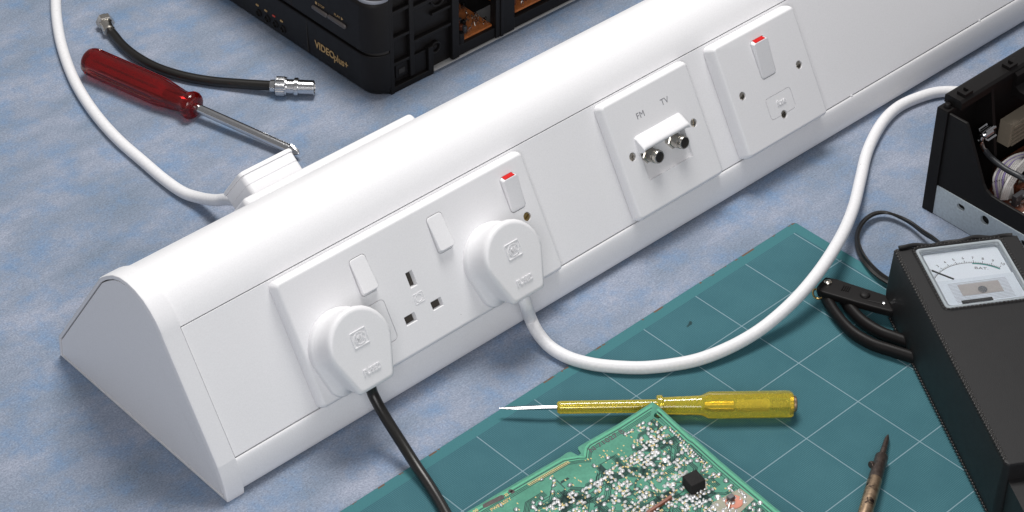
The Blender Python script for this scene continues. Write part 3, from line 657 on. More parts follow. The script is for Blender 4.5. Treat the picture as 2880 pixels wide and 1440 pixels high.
# components on the solder side
cx_, cy_ = MPI @ PP(1951, 1345, PC+pn*9, pn) if False else (0, 0), 0
q1 = [MPI @ PP(px, py, PC+pn*8.5, pn) for px, py in crop(1700, 1120, .24845, [(1015, 800), (1145, 900), (1010, 1000), (878, 905)])]
cxm = sum(p.x for p in q1)/4; cym = sum(p.y for p in q1)/4
MC = MP @ Matrix.Translation((cxm, cym, 0)) @ Matrix.Rotation(R(-6), 4, 'Z')
mb = MB(); mb.slab(rrect(10.2, 10.4, 0.3, 2), [(0, 0), (8.2, 0), (8.5, 0.3)], MC); mk('black_foam_block', mb, FOAM, CB, sharp=30)
mb = MB(); mb.slab([(-7.5, -6), (-3, -7), (0, -6), (-1, 6), (-6, 6), (-8, 1)], [(0.05, 0), (0.5, 0)], MC); mk('peeled_tape', mb, TAPE, CB)
c0, c1 = BL(1820, 1448), BL(1888, 1402)
mb = MB(); d = V((c1[0]-c0[0], c1[1]-c0[1])); ll = d.length; Mw = MP @ Matrix.Translation((c0[0], c0[1], 0)) @ Matrix.Rotation(math.atan2(d.y, d.x), 4, 'Z')
mb.box((0, -0.9, 0.3), (ll, 0.9, 2.6), Mw); mk('resistor_pack', mb, simple('red_brown_enamel', (0.20, 0.065, 0.035), 0.5), CB, smooth=False)
pt = BL(2058, 1412)
mb = MB(); mb.slab([(pt[0]+x, pt[1]+y) for x, y in ((-11, -5), (10, -7), (13, 6), (3, 10), (-12, 7))], [(0.1, 0), (0.25, 0)], MP); mk('paper_tape', mb, TAPE, CB, smooth=False)
mb = MB(); mb.slab(circ(5.6, 20, pt[0]-1, pt[1]+1), [(0.25, 0), (0.55, 0.2)], MP); mk('copper_disc', mb, simple('copper_pink', (0.40, 0.15, 0.10), 0.5, 0.3), CB)
mb = MB(); mb.slab(rrect(4.2, 3.4, 0.3, 2, pt[0]-0.5, pt[1]-1.5), [(1.2, 0), (3.6, 0), (3.8, 0.3)], MP); mk('transistor', mb, CHIP, CB, sharp=30)
for k in range(3):
    mb = MB(); mb.tube(spline([MP @ V((pt[0]+0.8+k*1.1, pt[1]-0.5+k*0.2, 2.4)), MP @ V((pt[0]+4+k*1.0, pt[1]+2.5+k*0.8, 2.6)), MP @ V((pt[0]+8+k*0.8, pt[1]+5.5+k, 0.4))], 5), 0.33, 6); mk('transistor_leg', mb, NICKEL, CB)
# parts hanging under the board carry it on the mat
for (x, y, w_, h_) in ((150, 60, 22, 18), (60, 120, 26, 22), (185, 130, 16, 20), (35, 60, 14, 12)):
    p = MP @ V((x, y, -1.6)); mb = MB(); mb.box((p.x-w_/2, p.y-h_/2, MATZ), (p.x+w_/2, p.y+h_/2, p.z+0.3)); mk('underside_component', mb, CHIP, CB, smooth=False)

# ================================================================== soldering iron
a, b = PZ(2498, 1222, 5.0), PZ(2428, 1462, 11.0); d = b-a; M = along(a, d)
SI = thing('soldering_iron', 'soldering iron with heat stained barrel and thin pointed bit', 'soldering iron', (a.x, a.y, MATZ))
t1 = (PZ(2481, 1284, 6.5)-a).length
mb = MB(); mb.lathe([(0, 0.25), (1.2, 0.7), (3.5, 1.3), (5, 1.6), (t1-1, 2.25), (t1+3, 2.3)], M, 18); mk('bit', mb, IRONM, SI)
mb = MB(); mb.lathe([(t1-0.4, 2.4), (t1, 3.7), (t1+0.8, 4.2), (t1+26, 4.4), (t1+60, 4.4)], M, 26); brl = mk('barrel', mb, IRONM, SI)
mb = MB(); mb.lathe([(t1+24, 4.5), (t1+26, 4.6), (t1+120, 4.6), (t1+121, 4.0)], M, 26); mk('lower_sleeve', mb, BRONZE, SI)
ps = PZ(2456, 1306, 8.5); Ms = along(M @ V((t1+7, 0, 0)), ps-(M @ V((t1+7, 0, 0))))
mb = MB(); mb.lathe([(3, 1.1), (6.0, 1.1), (6.0, 2.3), (7.6, 2.3), (8.0, 1.9)], Ms, 16); mk('retaining_screw', mb, IRONM, brl, sharp=30)
mb = MB(); mb.lathe([(t1+119, 4.2), (t1+121, 10), (t1+130, 11.5), (t1+220, 11.5), (t1+226, 9)], M, 26); mk('grip', mb, BLACKP, SI)

# ================================================================== test meter in stitched leather case
mu = V((-0.52, -0.854, 0)); mv = V((0.854, -0.52, 0)); MT = 54.0
A0 = PZ(2509, 699, MT); A0.z = 0
MF = frame(A0 + V((0, 0, MATZ)), mv, mu, V((0, 0, -1)))           # x across, y down the case, z into the table
def CF(p, r, z): return A0 + mv*p + mu*r + V((0, 0, z))          # case coordinates, z above table
MW, ML = 88.0, 209.0
ME = thing('test_meter', 'analogue battery test meter in a stitched black leather case', 'meter', (A0.x, A0.y, MATZ))
def cloop(z, i, bul=0.0):
    o = []
    for p, r in rrect(MW-2*i, ML-2*i, max(0.8, 4-i), 4, MW/2, ML/2):
        o.append(CF(p, r, z))
    return o
mb = MB(); mb.loft([cloop(MATZ, 1.0), cloop(MATZ+2, 0.0), cloop(18, -1.2), cloop(36, -0.6), cloop(MT-2.0, 0.2), cloop(MT-0.4, 1.2), cloop(MT, 2.6)])
case = mk('leather_case', mb, LEATHER, ME, sharp=50)
GP, GR, GW, GH = 14.2, 4.2, 60.0, 62.0                        # gauge window in case coordinates
cut = MB(); cut.loft([[CF(p, r, z) for p, r in rrect(GW, GH, 3, 4, GP+GW/2, GR+GH/2)] for z in (MT-7, MT+5)])
bool_cut(case, [cut])
mb = MB(); mb.loft([[CF(p, r, z) for p, r in rrect(GW-2*i, GH-2*i, 2.5, 4, GP+GW/2, GR+GH/2)] for z, i in ((MT-7, 0.1), (MT+0.2, 0.1), (MT+0.9, 0.6), (MT+0.9, 1.6), (MT-0.4, 2.6), (MT-0.8, 3.4), (MT-4.0, 3.6))], ca=False, cb=False)
gb = mk('gauge_bezel', mb, simple('clear_bezel_plastic', (0.55, 0.60, 0.64), 0.15, grain=0.03, trans=0.35), ME, sharp=30)
mb = MB(); mb.loft([[CF(p, r, z) for p, r in rrect(GW-5, GH-5, 1, 2, GP+GW/2, GR+GH/2)] for z in (MT-5.2, MT-3.0)]); dial = mk('dial_card', mb, DIAL, ME, smooth=False)
def DF(p, r, z=0.06): return frame(CF(GP+p, GR+r, MT-3.0+z), mv, -mu, V((0, 0, 1)))
pc, rc, RAD = 28.5, 47.3, 30.8
mb = MB(); gr_ = MB()
def dpt(ang, rad): return (pc+rad*math.sin(R(ang)), rc-rad*math.cos(R(ang)))
angs = [-51 + k*(96/9) for k in range(10)]
def seg(mm, a_, b_, wd, z=0.08):
    a3, b3 = CF(GP+a_[0], GR+a_[1], MT-3.0), CF(GP+b_[0], GR+b_[1], MT-3.0); d_ = (b3-a3).normalized(); n_ = V((-d_.y, d_.x, 0))*wd/2
    mm.loft([[q_+V((0, 0, zz)) for q_ in (a3-n_, b3-n_, b3+n_, a3+n_)] for zz in (0, z)])
arc = [dpt(-54+k*3, RAD) for k in range(34)]
for p, q_ in zip(arc, arc[1:]): seg(mb, p, q_, 0.32)
for k in range(46):
    an = -51+k*96/45; major = k % 5 == 0; seg(mb, dpt(an, RAD), dpt(an, RAD+(2.6 if major else 1.3)), 0.35 if major else 0.2, 0.09)
mk('scale_marks', mb, BLACKINK, dial, smooth=False)
for k in range(12):
    an = 11+k*3; seg(gr_, dpt(an, RAD-0.8), dpt(an+3, RAD-0.8), 1.1, 0.07)
mk('battery_band', gr_, GREENINK, dial, smooth=False)
for k, an in enumerate(angs):
    p, r = dpt(an, RAD+5.0); Mx = DF(p, r) @ Matrix.Rotation(R(-an*0.75), 4, 'Z'); text('numeral', str(k+1), Mx, 3.5, BLACKINK, dial, 0.04, sx=0.95)
p, r = dpt(24, RAD-5.0); text('lettering', 'BAT.', DF(p-0.5, r) @ Matrix.Rotation(R(-16), 4, 'Z'), 3.4, BLACKINK, dial, 0.04, sx=1.35)
mb = MB(); seg(mb, (5.2, 20.4), (16.5, 31.6), 0.42, 1.1); seg(mb, (5.9, 19.2), (9.2, 22.6), 0.3, 0.1); mk('needle', mb, BLACKINK, dial, smooth=False)
# lower frosted panel of the movement
mb = MB(); mb.loft([[CF(GP+x, GR+y, z) for x, y in ((3.2, 33), (GW-3.2, 33), (GW-3.2, GH-3.2), (3.2, GH-3.2))] for z in (MT-3.0, MT-1.6)]); fp_ = mk('frosted_panel', mb, simple('frosted_panel', (0.76, 0.81, 0.87), 0.35, grain=0.05), ME, smooth=False)
mb = MB()
for k in range(15): seg(mb, (10, 37.0+k*1.35), (50, 37.0+k*1.35), 0.5, 1.45)
mk('panel_ribs', mb, simple('grey_rib', (0.46, 0.48, 0.53), 0.5), fp_, smooth=False)['kind'] = 'stuff'
mb = MB(); mb.loft([[CF(GP+x, GR+y, z) for x, y in ((16, 39), (44, 39), (44, 50), (16, 50))] for z in (MT-1.6, MT-1.42)]); mk('coil_label', mb, simple('beige_coil', (0.46, 0.42, 0.40), 0.5), fp_, smooth=False)
mb = MB(); mb.loft([[CF(GP+30.6+x, GR+46.5+y, z) for x, y in circ(3.0, 20)] for z in (MT-1.6, MT-0.6)]); mk('zero_screw', mb, STEEL, fp_, sharp=30)
mb = MB(); mb.loft([[CF(GP+x, GR+y, z) for x, y in ((13, 54.5), (34, 54.5), (34, 57.5), (13, 57.5))] for z in (MT-1.6, MT-1.2)]); mk('mirror_slot', mb, GAP, fp_, smooth=False)
mb = MB(); mb.loft([[CF(p, r, z) for p, r in rrect(GW-3.6, GH-3.6, 2, 3, GP+GW/2, GR+GH/2)] for z in (MT-0.45, MT+0.35)])
gl = mk('window_glass', mb, clear('clear_window', (0.97, 0.985, 1.0), 0.02), ME, sharp=30)
# stitching: little thread loops
st = MB()
def stitches(pts, pitch, r, lift=0.2, cross=None):
    L_ = 0; P_ = [V(p) for p in pts]; acc = 0.0
    for a_, b_ in zip(P_, P_[1:]):
        d_ = (b_-a_); l_ = d_.length; t = pitch-acc if acc else 0.0
        while t < l_:
            c_ = a_+d_*(t/l_); dd = d_.normalized(); jj = rnd.uniform(-.25, .25)
            Ms_ = along(c_+V((0, 0, lift)), dd + V((jj, jj, 0))*0.4)
            st.lathe([(-pitch*0.42, 0.12), (-pitch*0.28, r*0.85), (0, r), (pitch*0.28, r*0.85), (pitch*0.42, 0.12)], Ms_, 6); t += pitch
        acc = (l_-(t-pitch)) % pitch
gl_ = [CF(p, r, MT) for p, r in rrect(GW+2.4, GH+2.4, 3.4, 3, GP+GW/2, GR+GH/2)]
stitches(gl_+[gl_[0]], 2.7, 0.8, 1.0)
stitches([CF(1.3, r, MT-0.9) for r in (3, ML-4)], 2.9, 1.05, 0.4); stitches([CF(2.9, r, MT-0.1) for r in (3, ML-4)], 2.5, 0.5, 0.1)
stitches([CF(MW-1.5, r, MT-0.9) for r in (3, ML-4)], 2.5, 0.8, 0.3)
stitches([CF(p, 1.3, MT-0.9) for p in (3, MW-4)], 2.5, 0.75, 0.3)
stitches([CF(-0.4, r, MATZ+2.4) for r in (14, ML-4)], 2.9, 1.0, 0.0)
so = mk('stitching', st, THREAD, ME, sharp=70); so['kind'] = 'stuff'
# folded rim of leather round the window and rucked upper edge
rim = MB(); rim.loft([[CF(p, r, z) for p, r in rrect(GW+2*i, GH+2*i, 3+i*0.6, 4, GP+GW/2, GR+GH/2)] for z, i in ((MT-0.3, 0.0), (MT+0.7, 0.2), (MT+1.1, 1.0), (MT+0.7, 2.0), (MT-0.2, 2.6))], ca=False, cb=False); mk('window_rim', rim, LEATHER, case, sharp=70)
tl = [CF(p, 1.2+0.7*math.sin(p*0.3), MT+0.6+0.9*math.sin(p*0.13+0.6)) for p in range(4, 86, 4)]
mb = MB(); mb.tube(spline(tl, 3), 1.5, 8); mk('top_seam', mb, LEATHER, case, sharp=70)
# end flap lower than the face
mb = MB(); mb.loft([[CF(p, r, z) for p, r in rrect(MW-6, 46, 8, 5, MW/2+0, ML+18)] for z in (MATZ, 30, 38, 42)]); mk('end_pouch', mb, LEATHER, case, sharp=60)
# carrying cord
lp = crop(2280, 560, .3727, [(1010, 360), (930, 300), (850, 250), (740, 170), (620, 115), (540, 100), (460, 120), (390, 180), (355, 260), (355, 340), (390, 430), (450, 510), (520, 575), (600, 625), (680, 660)])
zz = [12, 9, 7, 5.5, 5, 5, 5, 5, 5, 5, 5.5, 6, 6.5, 7.0, 7.5]
path = [PZ(x, y, z) for (x, y), z in zip(lp, zz)]
mb = MB(); loops = []
P_ = spline(path, 8)
for i, p in enumerate(P_):
    t = (P_[min(i+1, len(P_)-1)]-P_[max(i-1, 0)]); t.z = 0; t.normalize(); s_ = V((-t.y, t.x, 0))
    tw = R(48 + 22*math.sin(i*0.11)); e1 = s_*math.cos(tw)+V((0, 0, 1))*math.sin(tw); e2 = -s_*math.sin(tw)+V((0, 0, 1))*math.cos(tw)
    loops.append([p+e1*x+e2*y for x, y in ((-2.6, -0.5), (-2.0, -1.0), (-0.5, -0.6), (0, -0.35), (0.5, -0.6), (2.0, -1.0), (2.6, -0.5), (2.6, 0.5), (2.0, 1.0), (0.5, 0.6), (0, 0.35), (-0.5, 0.6), (-2.0, 1.0), (-2.6, 0.5))])
mb.loft(loops); mk('twin_cord', mb, BLACKC, ME, sharp=50)

# ================================================================== wire stripper beside the meter
m_ = (2280, 560, .3727)
WS = thing('wire_stripper', 'black wire stripper with slotted brass screw lying against the leather case', 'wire stripper', tuple(PZ(2330, 800, MATZ)))
def cl(pts, z): return [PZ(x, y, z) for x, y in crop(*m_, pts)]
def hslab(name, pts, z0, z1, bev, mat, par):
    o = [(p.x, p.y) for p in pts]
    if sum((o[i-1][0]*o[i][1]-o[i][0]*o[i-1][1]) for i in range(len(o))) < 0: o = o[::-1]
    mm = MB(); mm.slab(o, [(z0, bev), (z0+bev, 0), (z1-bev, 0), (z1, bev)]); return mk(name, mm, mat, par, sharp=50)
bar_ = hslab('jaw_bar', cl([(48, 655), (70, 625), (112, 583), (200, 598), (300, 632), (480, 690), (615, 735), (640, 790), (650, 838), (600, 842), (480, 812), (330, 770), (215, 735), (110, 705), (60, 690)], 15.0), 9.0, 15.0, 1.0, BLACKP, WS)
q_ = cl([(130, 626)], 15.6)[0]
mb = MB(); mb.loft([[(q_.x+x, q_.y+y, z) for x, y in circ(r, 20)] for r, z in ((2.7, 14.5), (2.7, 16.0), (2.2, 16.6), (1.0, 16.9))]); sc_ = mk('slotted_screw', mb, NICKEL, WS, sharp=50)
bool_cut(sc_, [MB().box((-4, -0.4, -0.5), (4, 0.4, 2), Matrix.Translation((q_.x, q_.y, 16.1)) @ Matrix.Rotation(R(-62), 4, 'Z'))])
q_ = cl([(410, 725)], 15.0)[0]
mb = MB(); mb.loft([[(q_.x+x, q_.y+y, z) for x, y in circ(r, 20)] for r, z in ((3.6, 14.6), (3.6, 15.5), (2.8, 16.3), (1.2, 16.6))]); mk('pivot_rivet', mb, BLACKM, WS, sharp=50)
q_ = cl([(556, 786)], 15.0)[0]
mb = MB(); mb.loft([[(q_.x+x, q_.y+y, z) for x, y in circ(r, 14)] for r, z in ((1.5, 14.8), (1.5, 15.6), (0.9, 15.9))]); mk('adjuster_screw', mb, STEEL, WS, sharp=50)
for k in range(4):
    q_ = cl([(250+k*16, 655+k*3), (232+k*16, 690+k*3)], 15.0); mb = MB(); mb.tube([q_[0]+V((0, 0, 0.1)), q_[1]+V((0, 0, 0.1))], 0.5, 8); mk('grip_ridge', mb, BLACKP, bar_)
q_ = cl([(430, 765), (540, 790)], 15.0); mb = MB(); mb.tube([q_[0], q_[1]], 0.55, 8); mk('adjuster_slot', mb, BLACKM, bar_)
zl = 7.0
mb = MB(); mb.tube(spline(cl([(95, 690), (125, 760), (200, 880), (315, 1005), (460, 1092), (600, 1140), (720, 1178), (790, 1200)], zl), 8), [3.8]*1000, 14, 1.2); mk('handle', mb, BLACKP, WS)
mb = MB(); mb.tube(spline(cl([(180, 700), (240, 740), (310, 840), (400, 930), (520, 1005), (640, 1050), (740, 1085)], zl), 8), [4.0]*1000, 14, 1.2); mk('handle', mb, BLACKP, WS)
sp_ = cl([(70, 690), (35, 680), (17, 700), (25, 735), (55, 752), (82, 745)], 11.0); mb = MB(); mb.tube(spline(sp_, 6), 0.75, 8); mk('wire_spring', mb, BRASS, WS)

# ================================================================== video recorder
VX, VY, VH = 500.0, 262.0, 104.0
VR = thing('video_recorder', 'black video recorder with its covers off, open circuit boards along one side', 'video recorder', (VX, VY, 0))
def fprof(z):                                    # horizontal outline of the front moulding at height z (front x, inset)
    pass
def front_loop(z, inset, rad, x1=518.0, y1=700.0):
    o = []
    x0 = VX+inset; y0 = VY-0.6+inset*0.25
    o.append((x1, y0, z))
    for k in range(9):
        a_ = R(270-90*k/8); o.append((x0+rad+rad*math.cos(a_), y0+rad+rad*math.sin(a_), z))
    o.append((x0, y1, z)); o.append((x1, y1, z)); return o
mb = MB(); mb.loft([front_loop(z, i, 15) for z, i in ((0.6, 9), (3.0, 4.5), (6.5, 2.2), (12, 1.2), (38.2, 0.4), (39.2, 1.0))]); fl_ = mk('front_lower_panel', mb, BLACKP, VR, sharp=40)
mb = MB(); mb.loft([front_loop(z, i, 15) for z, i in ((41.6, 2.0), (42.0, 0.9), (43.0, 0.2), (82, 0.0), (84.5, 0.6), (86, 2.2))]); fu_ = mk('front_upper_panel', mb, BLACKP, VR, sharp=40)
mb = MB(); mb.loft([front_loop(z, i, 14, 517.5) for z, i in ((39.0, 3.6), (42.2, 3.6))]); mk('seam_strip', mb, GAP, VR)
mb = MB(); mb.loft([front_loop(z, i, 14, 518.0) for z, i in ((85.6, 1.9), (87.2, 2.4), (87.6, 3.6), (85.8, 3.9))]); mk('silver_trim', mb, simple('silver_trim', (0.16, 0.17, 0.20), 0.55, 0.2), VR, sharp=60)
mb = MB(); mb.loft([front_loop(z, i, 12, 518.0) for z, i in ((85.5, 4.0), (VH, 10.0))]); mk('front_top_slope', mb, simple('dark_grey_plastic', (0.045, 0.042, 0.042), 0.5), VR, sharp=40)
def FV(y, z, off=0.0): return frame((VX-off, y, z), (0, -1, 0), (0, 0, 1), (-1, 0, 0))
# stop / play key bar
for y0, y1 in ((331.5, 313.0), (312.2, 291.0)):
    mb = MB(); w_ = y0-y1; mb.slab(rrect(w_, 3.6, 1.6, 4), [(-0.6, 0), (1.0, 0), (1.6, 0.6)], FV((y0+y1)/2, 55.5 + (0.6 if y0 < 313 else 0), 0)); mk('key', mb, DARKG, fu_, sharp=50)
text('lettering', '\u25a0 STOP', FV(322.5, 60.6, 0.1), 3.2, GOLDINK, fu_, 0.05)
text('lettering', 'PLAY \u25b6', FV(299.5, 61.2, 0.1), 3.2, GOLDINK, fu_, 0.05)
text('lettering', 'VIDEO', FV(320.0, 20.6, -0.5), 9.0, GOLDINK, fl_, 0.12, sx=0.92, bold=0.2)
text('lettering', 'plus+', FV(300.2, 20.0, -0.5), 9.4, GOLDINK, fl_, 0.12, sx=0.86, bold=0.1)
# cassette flap outline and lower door seam
mb = MB()
for y, z0, z1 in ((358.5, 46.0, 84.0),): mb.box((-0.35, z0, -0.3), (0.35, z1, 0.06), FV(y, 0, 0))
mb.box((358.5-700, 45.6, -0.3), (0, 46.3, 0.06), FV(358.5, 0, 0)); mk('flap_seam', mb, GAP, fu_, smooth=False)
mb = MB(); mb.box((-0.3, 8, -1.2), (0.3, 38.5, -0.35), FV(341.5, 0, 0)); mk('door_seam', mb, GAP, fl_, smooth=False)
for i, (y, c_) in enumerate(((404.6, GOLDINK), (393.6, GOLDINK), (383.2, REDINK), (373.4, GOLDINK))):
    mb = MB(); mb.loft([[(px, py, z) for px, py in circ(r, 20)] for r, z in ((3.4, -1.8), (3.4, -0.4), (2.6, -0.1), (2.4, -1.4), (1.0, -1.5))], FV(y, 13.5, 0)); mk('jack_socket', mb, BLACKM, fl_, sharp=40)
    mb = MB(); mb.slab(rrect(3.2, 1.4, 0.3, 2), [(-1.4, 0), (-0.42, 0)], FV(y+1.0, 20.8, 0)); mk('jack_label', mb, c_, fl_, smooth=False)
# --- side: open plastic chassis
def sb(mb, x0, x1, z0, z1, y0=VY, y1=VY+6.0): mb.box((x0, y0, z0), (x1, y1, z1))
XB = 900.0
mb = MB(); sb(mb, 518.0, 584.5, 2.0, VH-4, VY+5.0, VY+8.0); mk('side_panel', mb, BLACKP, VR, smooth=False)
for (x0, x1, z0, z1, dy) in ((518.2, 522.0, 0.3, VH-4, -0.2), (538.5, 543.0, 8.0, VH-4, 0.6), (522.0, 561.0, 0.4, 5.5, 0.2), (556.5, 561.5, 0.4, 26.0, 0.0), (522.0, 538.5, 24.0, 26.5, 1.0), (522.0, 540.0, 47.0, 49.6, 1.0), (522.0, 540.0, 70.0, 73.0, 1.0), (543.0, 581.0, 36.0, 38.6, 1.0), (543.0, 574.0, 66.0, 69.0, 1.0), (562.0, 584.0, 52.0, 54.5, 1.5), (581.0, 588.0, 4.0, VH-4, 0.0), (526.0, 538.0, 10.0, 22.0, 3.2), (543.5, 556.0, 5.5, 24.0, 2.6), (626.5, 646.5, 4.0, VH-4, 0.0), (631, 634, 4, VH-4, -1.0), (715, 735, 4, VH-4, 0.0), (588.0, 626.5, 4.0, 13.5, 1.2), (646.5, 715.0, 4.0, 13.5, 1.2), (588.0, 626.5, 62.0, 66.0, 1.0), (646.5, 715.0, 62.0, 66.0, 1.0), (735, XB, 4, VH-4, 1.0)):
    mb = MB(); mb.box((x0, VY+dy, z0), (x1, VY+7.0, z1)); o_ = mk('chassis_rib', mb, BLACKP, VR, smooth=False)
    bv = o_.modifiers.new('bevel', 'BEVEL'); bv.width = 0.0004; bv.segments = 2
mb = MB(); mb.box((-3, -2.2, 0), (3, 2.2, 0.6), frame((531.5, VY+3.2, 15.8), (1, 0, 0), (0, 0, 1), (0, -1, 0))); mk('side_slot', mb, GAP, VR, smooth=False)
for (x, z, r) in ((565.5, 22.0, 5.2), (568.5, 66.0, 7.5)):
    Mq = frame((x, VY+5.0, z), (1, 0, 0), (0, 0, 1), (0, -1, 0))
    mb = MB(); mb.loft([[(px, py, h_) for px, py in circ(rr, 22)] for rr, h_ in ((r, 0), (r, 3.2), (r-0.8, 3.6), (r-1.5, 3.2), (r-1.7, 1.0), (1.5, 0.8))], Mq); b_ = mk('screw_boss', mb, BLACKP, VR, sharp=40)
    mb = MB(); mb.loft([[(px, py, h_) for px, py in circ(rr, 14)] for rr, h_ in ((1.7, 0.7), (1.7, 2.2), (0.9, 2.7))], Mq); mk('screw', mb, STEEL if r > 6 else BLACKM, b_, sharp=40)
mb = MB(); sb(mb, 561.5, XB, 2.7, 3.4, VY-0.4, VY+420); tray = mk('steel_base_tray', mb, simple('dull_steel', (0.42, 0.42, 0.42), 0.5, 0.2), VR, smooth=False)
for x in (545.0, 720.0, 860.0):
    mb = MB(); mb.slab(rrect(20, 12, 2, 4, x, VY+9), [(0, 0.5), (0.5, 0), (2.6, 0)]); mk('foot', mb, BLACKP, VR)
# interior boards behind the side windows
for x0, x1, z0 in ((589.5, 626.0, 15.5), (647.5, 714.0, 17.0)):
    mb = MB(); mb.add([(x0+4, VY+4.5, z0), (x1, VY+4.5, z0), (x1, VY+80, z0+2), (x0, VY+80, z0+2), (x0, VY+12, z0)], [(0, 1, 2, 3, 4)])
    mb2 = MB(); mb2.loft([[p for p in mb.v], [p-V((0, 0, 1.8)) for p in mb.v]]); mk('paper_circuit_board', mb2, ORANGE, VR, smooth=False)
    mm = MB()
    for k in range(46):
        x = rb.uniform(x0+3, x1-1); y = VY+rb.uniform(7, 40); mm.tube(spline([V((x, y, z0)), V((x+rb.uniform(-1, 1), y, z0+rb.uniform(2, 4))), V((x+rb.uniform(1, 3), y+rb.uniform(-1, 2), z0+rb.uniform(2, 4))), V((x+rb.uniform(2, 4), y, z0))], 3), 0.32, 5)
    mk('component_leads', mm, NICKEL, VR)['kind'] = 'stuff'
    for k in range(6):
        x = x0+rb.uniform(4, x1-x0-4); y = VY+rb.uniform(8, 30); Mq = frame((x, y, z0), (0, 0, 1), (1, 0, 0), (0, 1, 0)); mb = MB(); mb.lathe([(0, 2.0), (5.5, 2.0), (6, 1.6)], Mq, 14); mk('capacitor', mb, rb.choice((CHIP, BLACKP, BROWN)), VR)
    for k in range(8):
        x = x0+3+k*4.2
        if x < x1-2: mb = MB(); mb.box((x, VY+34, z0), (x+1.6, VY+36, z0+rb.uniform(6, 10))); mk('connector_pin', mb, STEEL, VR, smooth=False)
mb = MB(); mb.slab(rrect(6.5, 6.5, 3, 5, 592.6, VY+4.5), [(4, 0), (22, 0), (22.6, 0.6)]); mk('pillar', mb, BLACKP, VR)
mb = MB(); mb.box((586, VY+40, 3.6), (XB, VY+46, VH-8)); mk('inner_shield', mb, BLACKM, VR, smooth=False)
mb = MB(); mb.box((589, VY+28, 34), (626, VY+30, 60)); mk('dark_module', mb, BLACKM, VR, smooth=False)
mb = MB(); mb.box((650, VY+20, 19.5), (690, VY+32, 30)); mk('integrated_circuit', mb, CHIP, VR, smooth=False)
for k in range(10):
    mb = MB(); mb.box((652+k*3.8, VY+17.5, 17), (653.2+k*3.8, VY+20.2, 22)); mk('chip_leg', mb, NICKEL, VR, smooth=False)
mb = MB(); sb(mb, 518.0, XB, VH-8, VH-4, VY+0.5, VY+420); mk('top_deck', mb, BLACKP, VR, smooth=False)
mb = MB(); mb.box((XB-3, VY, 4), (XB, VY+420, VH-4)); mb.box((518, VY+416, 4), (XB-3, VY+420, VH-8)); mk('rear_walls', mb, BLACKP, VR, smooth=False)

# ================================================================== open equipment chassis
EX, EY = 712.0, -102.0
EC = thing('equipment_chassis', 'open black equipment chassis with galvanised plate, loose wires and phono lead', 'electronic chassis', (EX, EY, 0))
# side wall facing the trunking end: profile in (y, z)
wp = [(EY-8.5, 24.0), (EY-8.5, 87.5), (-126.3, 87.5), (-127.8, 85.5), (-147.6, 47.0), (-150.5, 43.5), (-155.5, 41.0), (-164.0, 40.4), (-420.0, 40.4), (-420.0, 24.0)]
mb = MB(); mb.loft([[(x, y, z) for y, z in wp] for x in (EX+0.8, EX+3.2)]); sw_ = mk('side_wall', mb, BLACKM, EC, smooth=False)
bv = sw_.modifiers.new('bevel', 'BEVEL'); bv.width = 0.0006; bv.segments = 2
mb = MB(); mb.box((EX, -420.0, 0.6), (EX+2.4, EY-8.8, 25.2)); gp = mk('galvanised_plate', mb, GALV, EC, smooth=False)
Mg = frame((EX, 0, 0), (0, -1, 0), (0, 0, 1), (-1, 0, 0))
bool_cut(gp, [cutter(rrect(7.0, 4.6, 2.2, 5, 133.2, 18.6), -4, 2, Mg), cutter(circ(3.7, 20, 154.4, 19.2), -4, 2, Mg), cutter(circ(3.0, 20, 188, 18.0), -4, 2, Mg)]); gp.data.shade_flat()
mb = MB(); mb.box((EX+2.6, -420, 1.0), (EX+3.0, EY-9, 24)); mk('lining', mb, BLACKM, EC, smooth=False)
mb = MB(); mb.loft([[(x, y, z) for x, y in ((EX-0.6, EY-8.6), (EX-0.6, EY+0.6), (EX+9, EY+0.6), (EX+9, EY-1.6), (EX+1.6, EY-1.6), (EX+1.6, EY-8.6))] for z in (0.4, 88.0)]); mk('corner_post', mb, BLACKM, EC, smooth=False)
mb = MB(); mb.slab([(EX-0.6, EY-8.6), (EX+12, EY-8.6), (EX+12, EY+0.6), (EX-0.6, EY+0.6)], [(88.0, 0), (89.2, 0.2)]); mk('corner_lug', mb, BLACKP, EC, smooth=False)
Mq = frame((EX+4.2, EY-4.0, 89.0), (0, 0, 1), (1, 0, 0), (0, 1, 0)); mb = MB(); mb.lathe([(0, 2.6), (2.4, 2.6), (3.2, 2.0), (3.4, 0.8)], Mq, 18); mk('locating_pin', mb, BLACKP, EC, sharp=40)
# back wall, rim and ledge
mb = MB(); mb.box((EX+9, EY-3.5, 0.6), (1010, EY-0.5, 92.0)); mk('back_wall', mb, BLACKP, EC, smooth=False)
mb = MB(); mb.loft([[(x, y, z) for y, z in ((EY+1.0, 90), (EY+1.0, 96), (EY-1.0, 97), (EY-12, 97), (EY-14, 95.5), (EY-14, 90))] for x in (EX+7, 1010)]); rm = mk('top_rim', mb, BLACKP, EC, sharp=30)
for x in (EX+12, EX+62, EX+112):
    mb = MB(); mb.box((x, EY-12, 97), (x+9, EY-10, 99.6)); mb.box((x, EY-10, 97), (x+2, EY-5, 99.6)); mb.box((x+7, EY-10, 97), (x+9, EY-5, 99.6)); mk('clip_slot', mb, BLACKP, rm, smooth=False)
mb = MB(); mb.loft([[(x, y, z) for y, z in ((EY-13.5, 95), (EY-17, 93), (EY-17, 84), (EY-21, 81.5), (EY-28, 81), (EY-29, 82.5), (EY-30.5, 82.5), (EY-30.5, 76), (EY-13.5, 76))] for x in (EX+66, 1010)]); mk('moulded_ledge', mb, BLACKP, EC, sharp=30)
mb = MB(); mb.slab(rrect(9, 5, 1.5, 4, EX+76, EY-24), [(81, 0), (86.5, 0), (87.2, 0.6)]); mk('screw_boss', mb, BLACKP, EC, sharp=40)
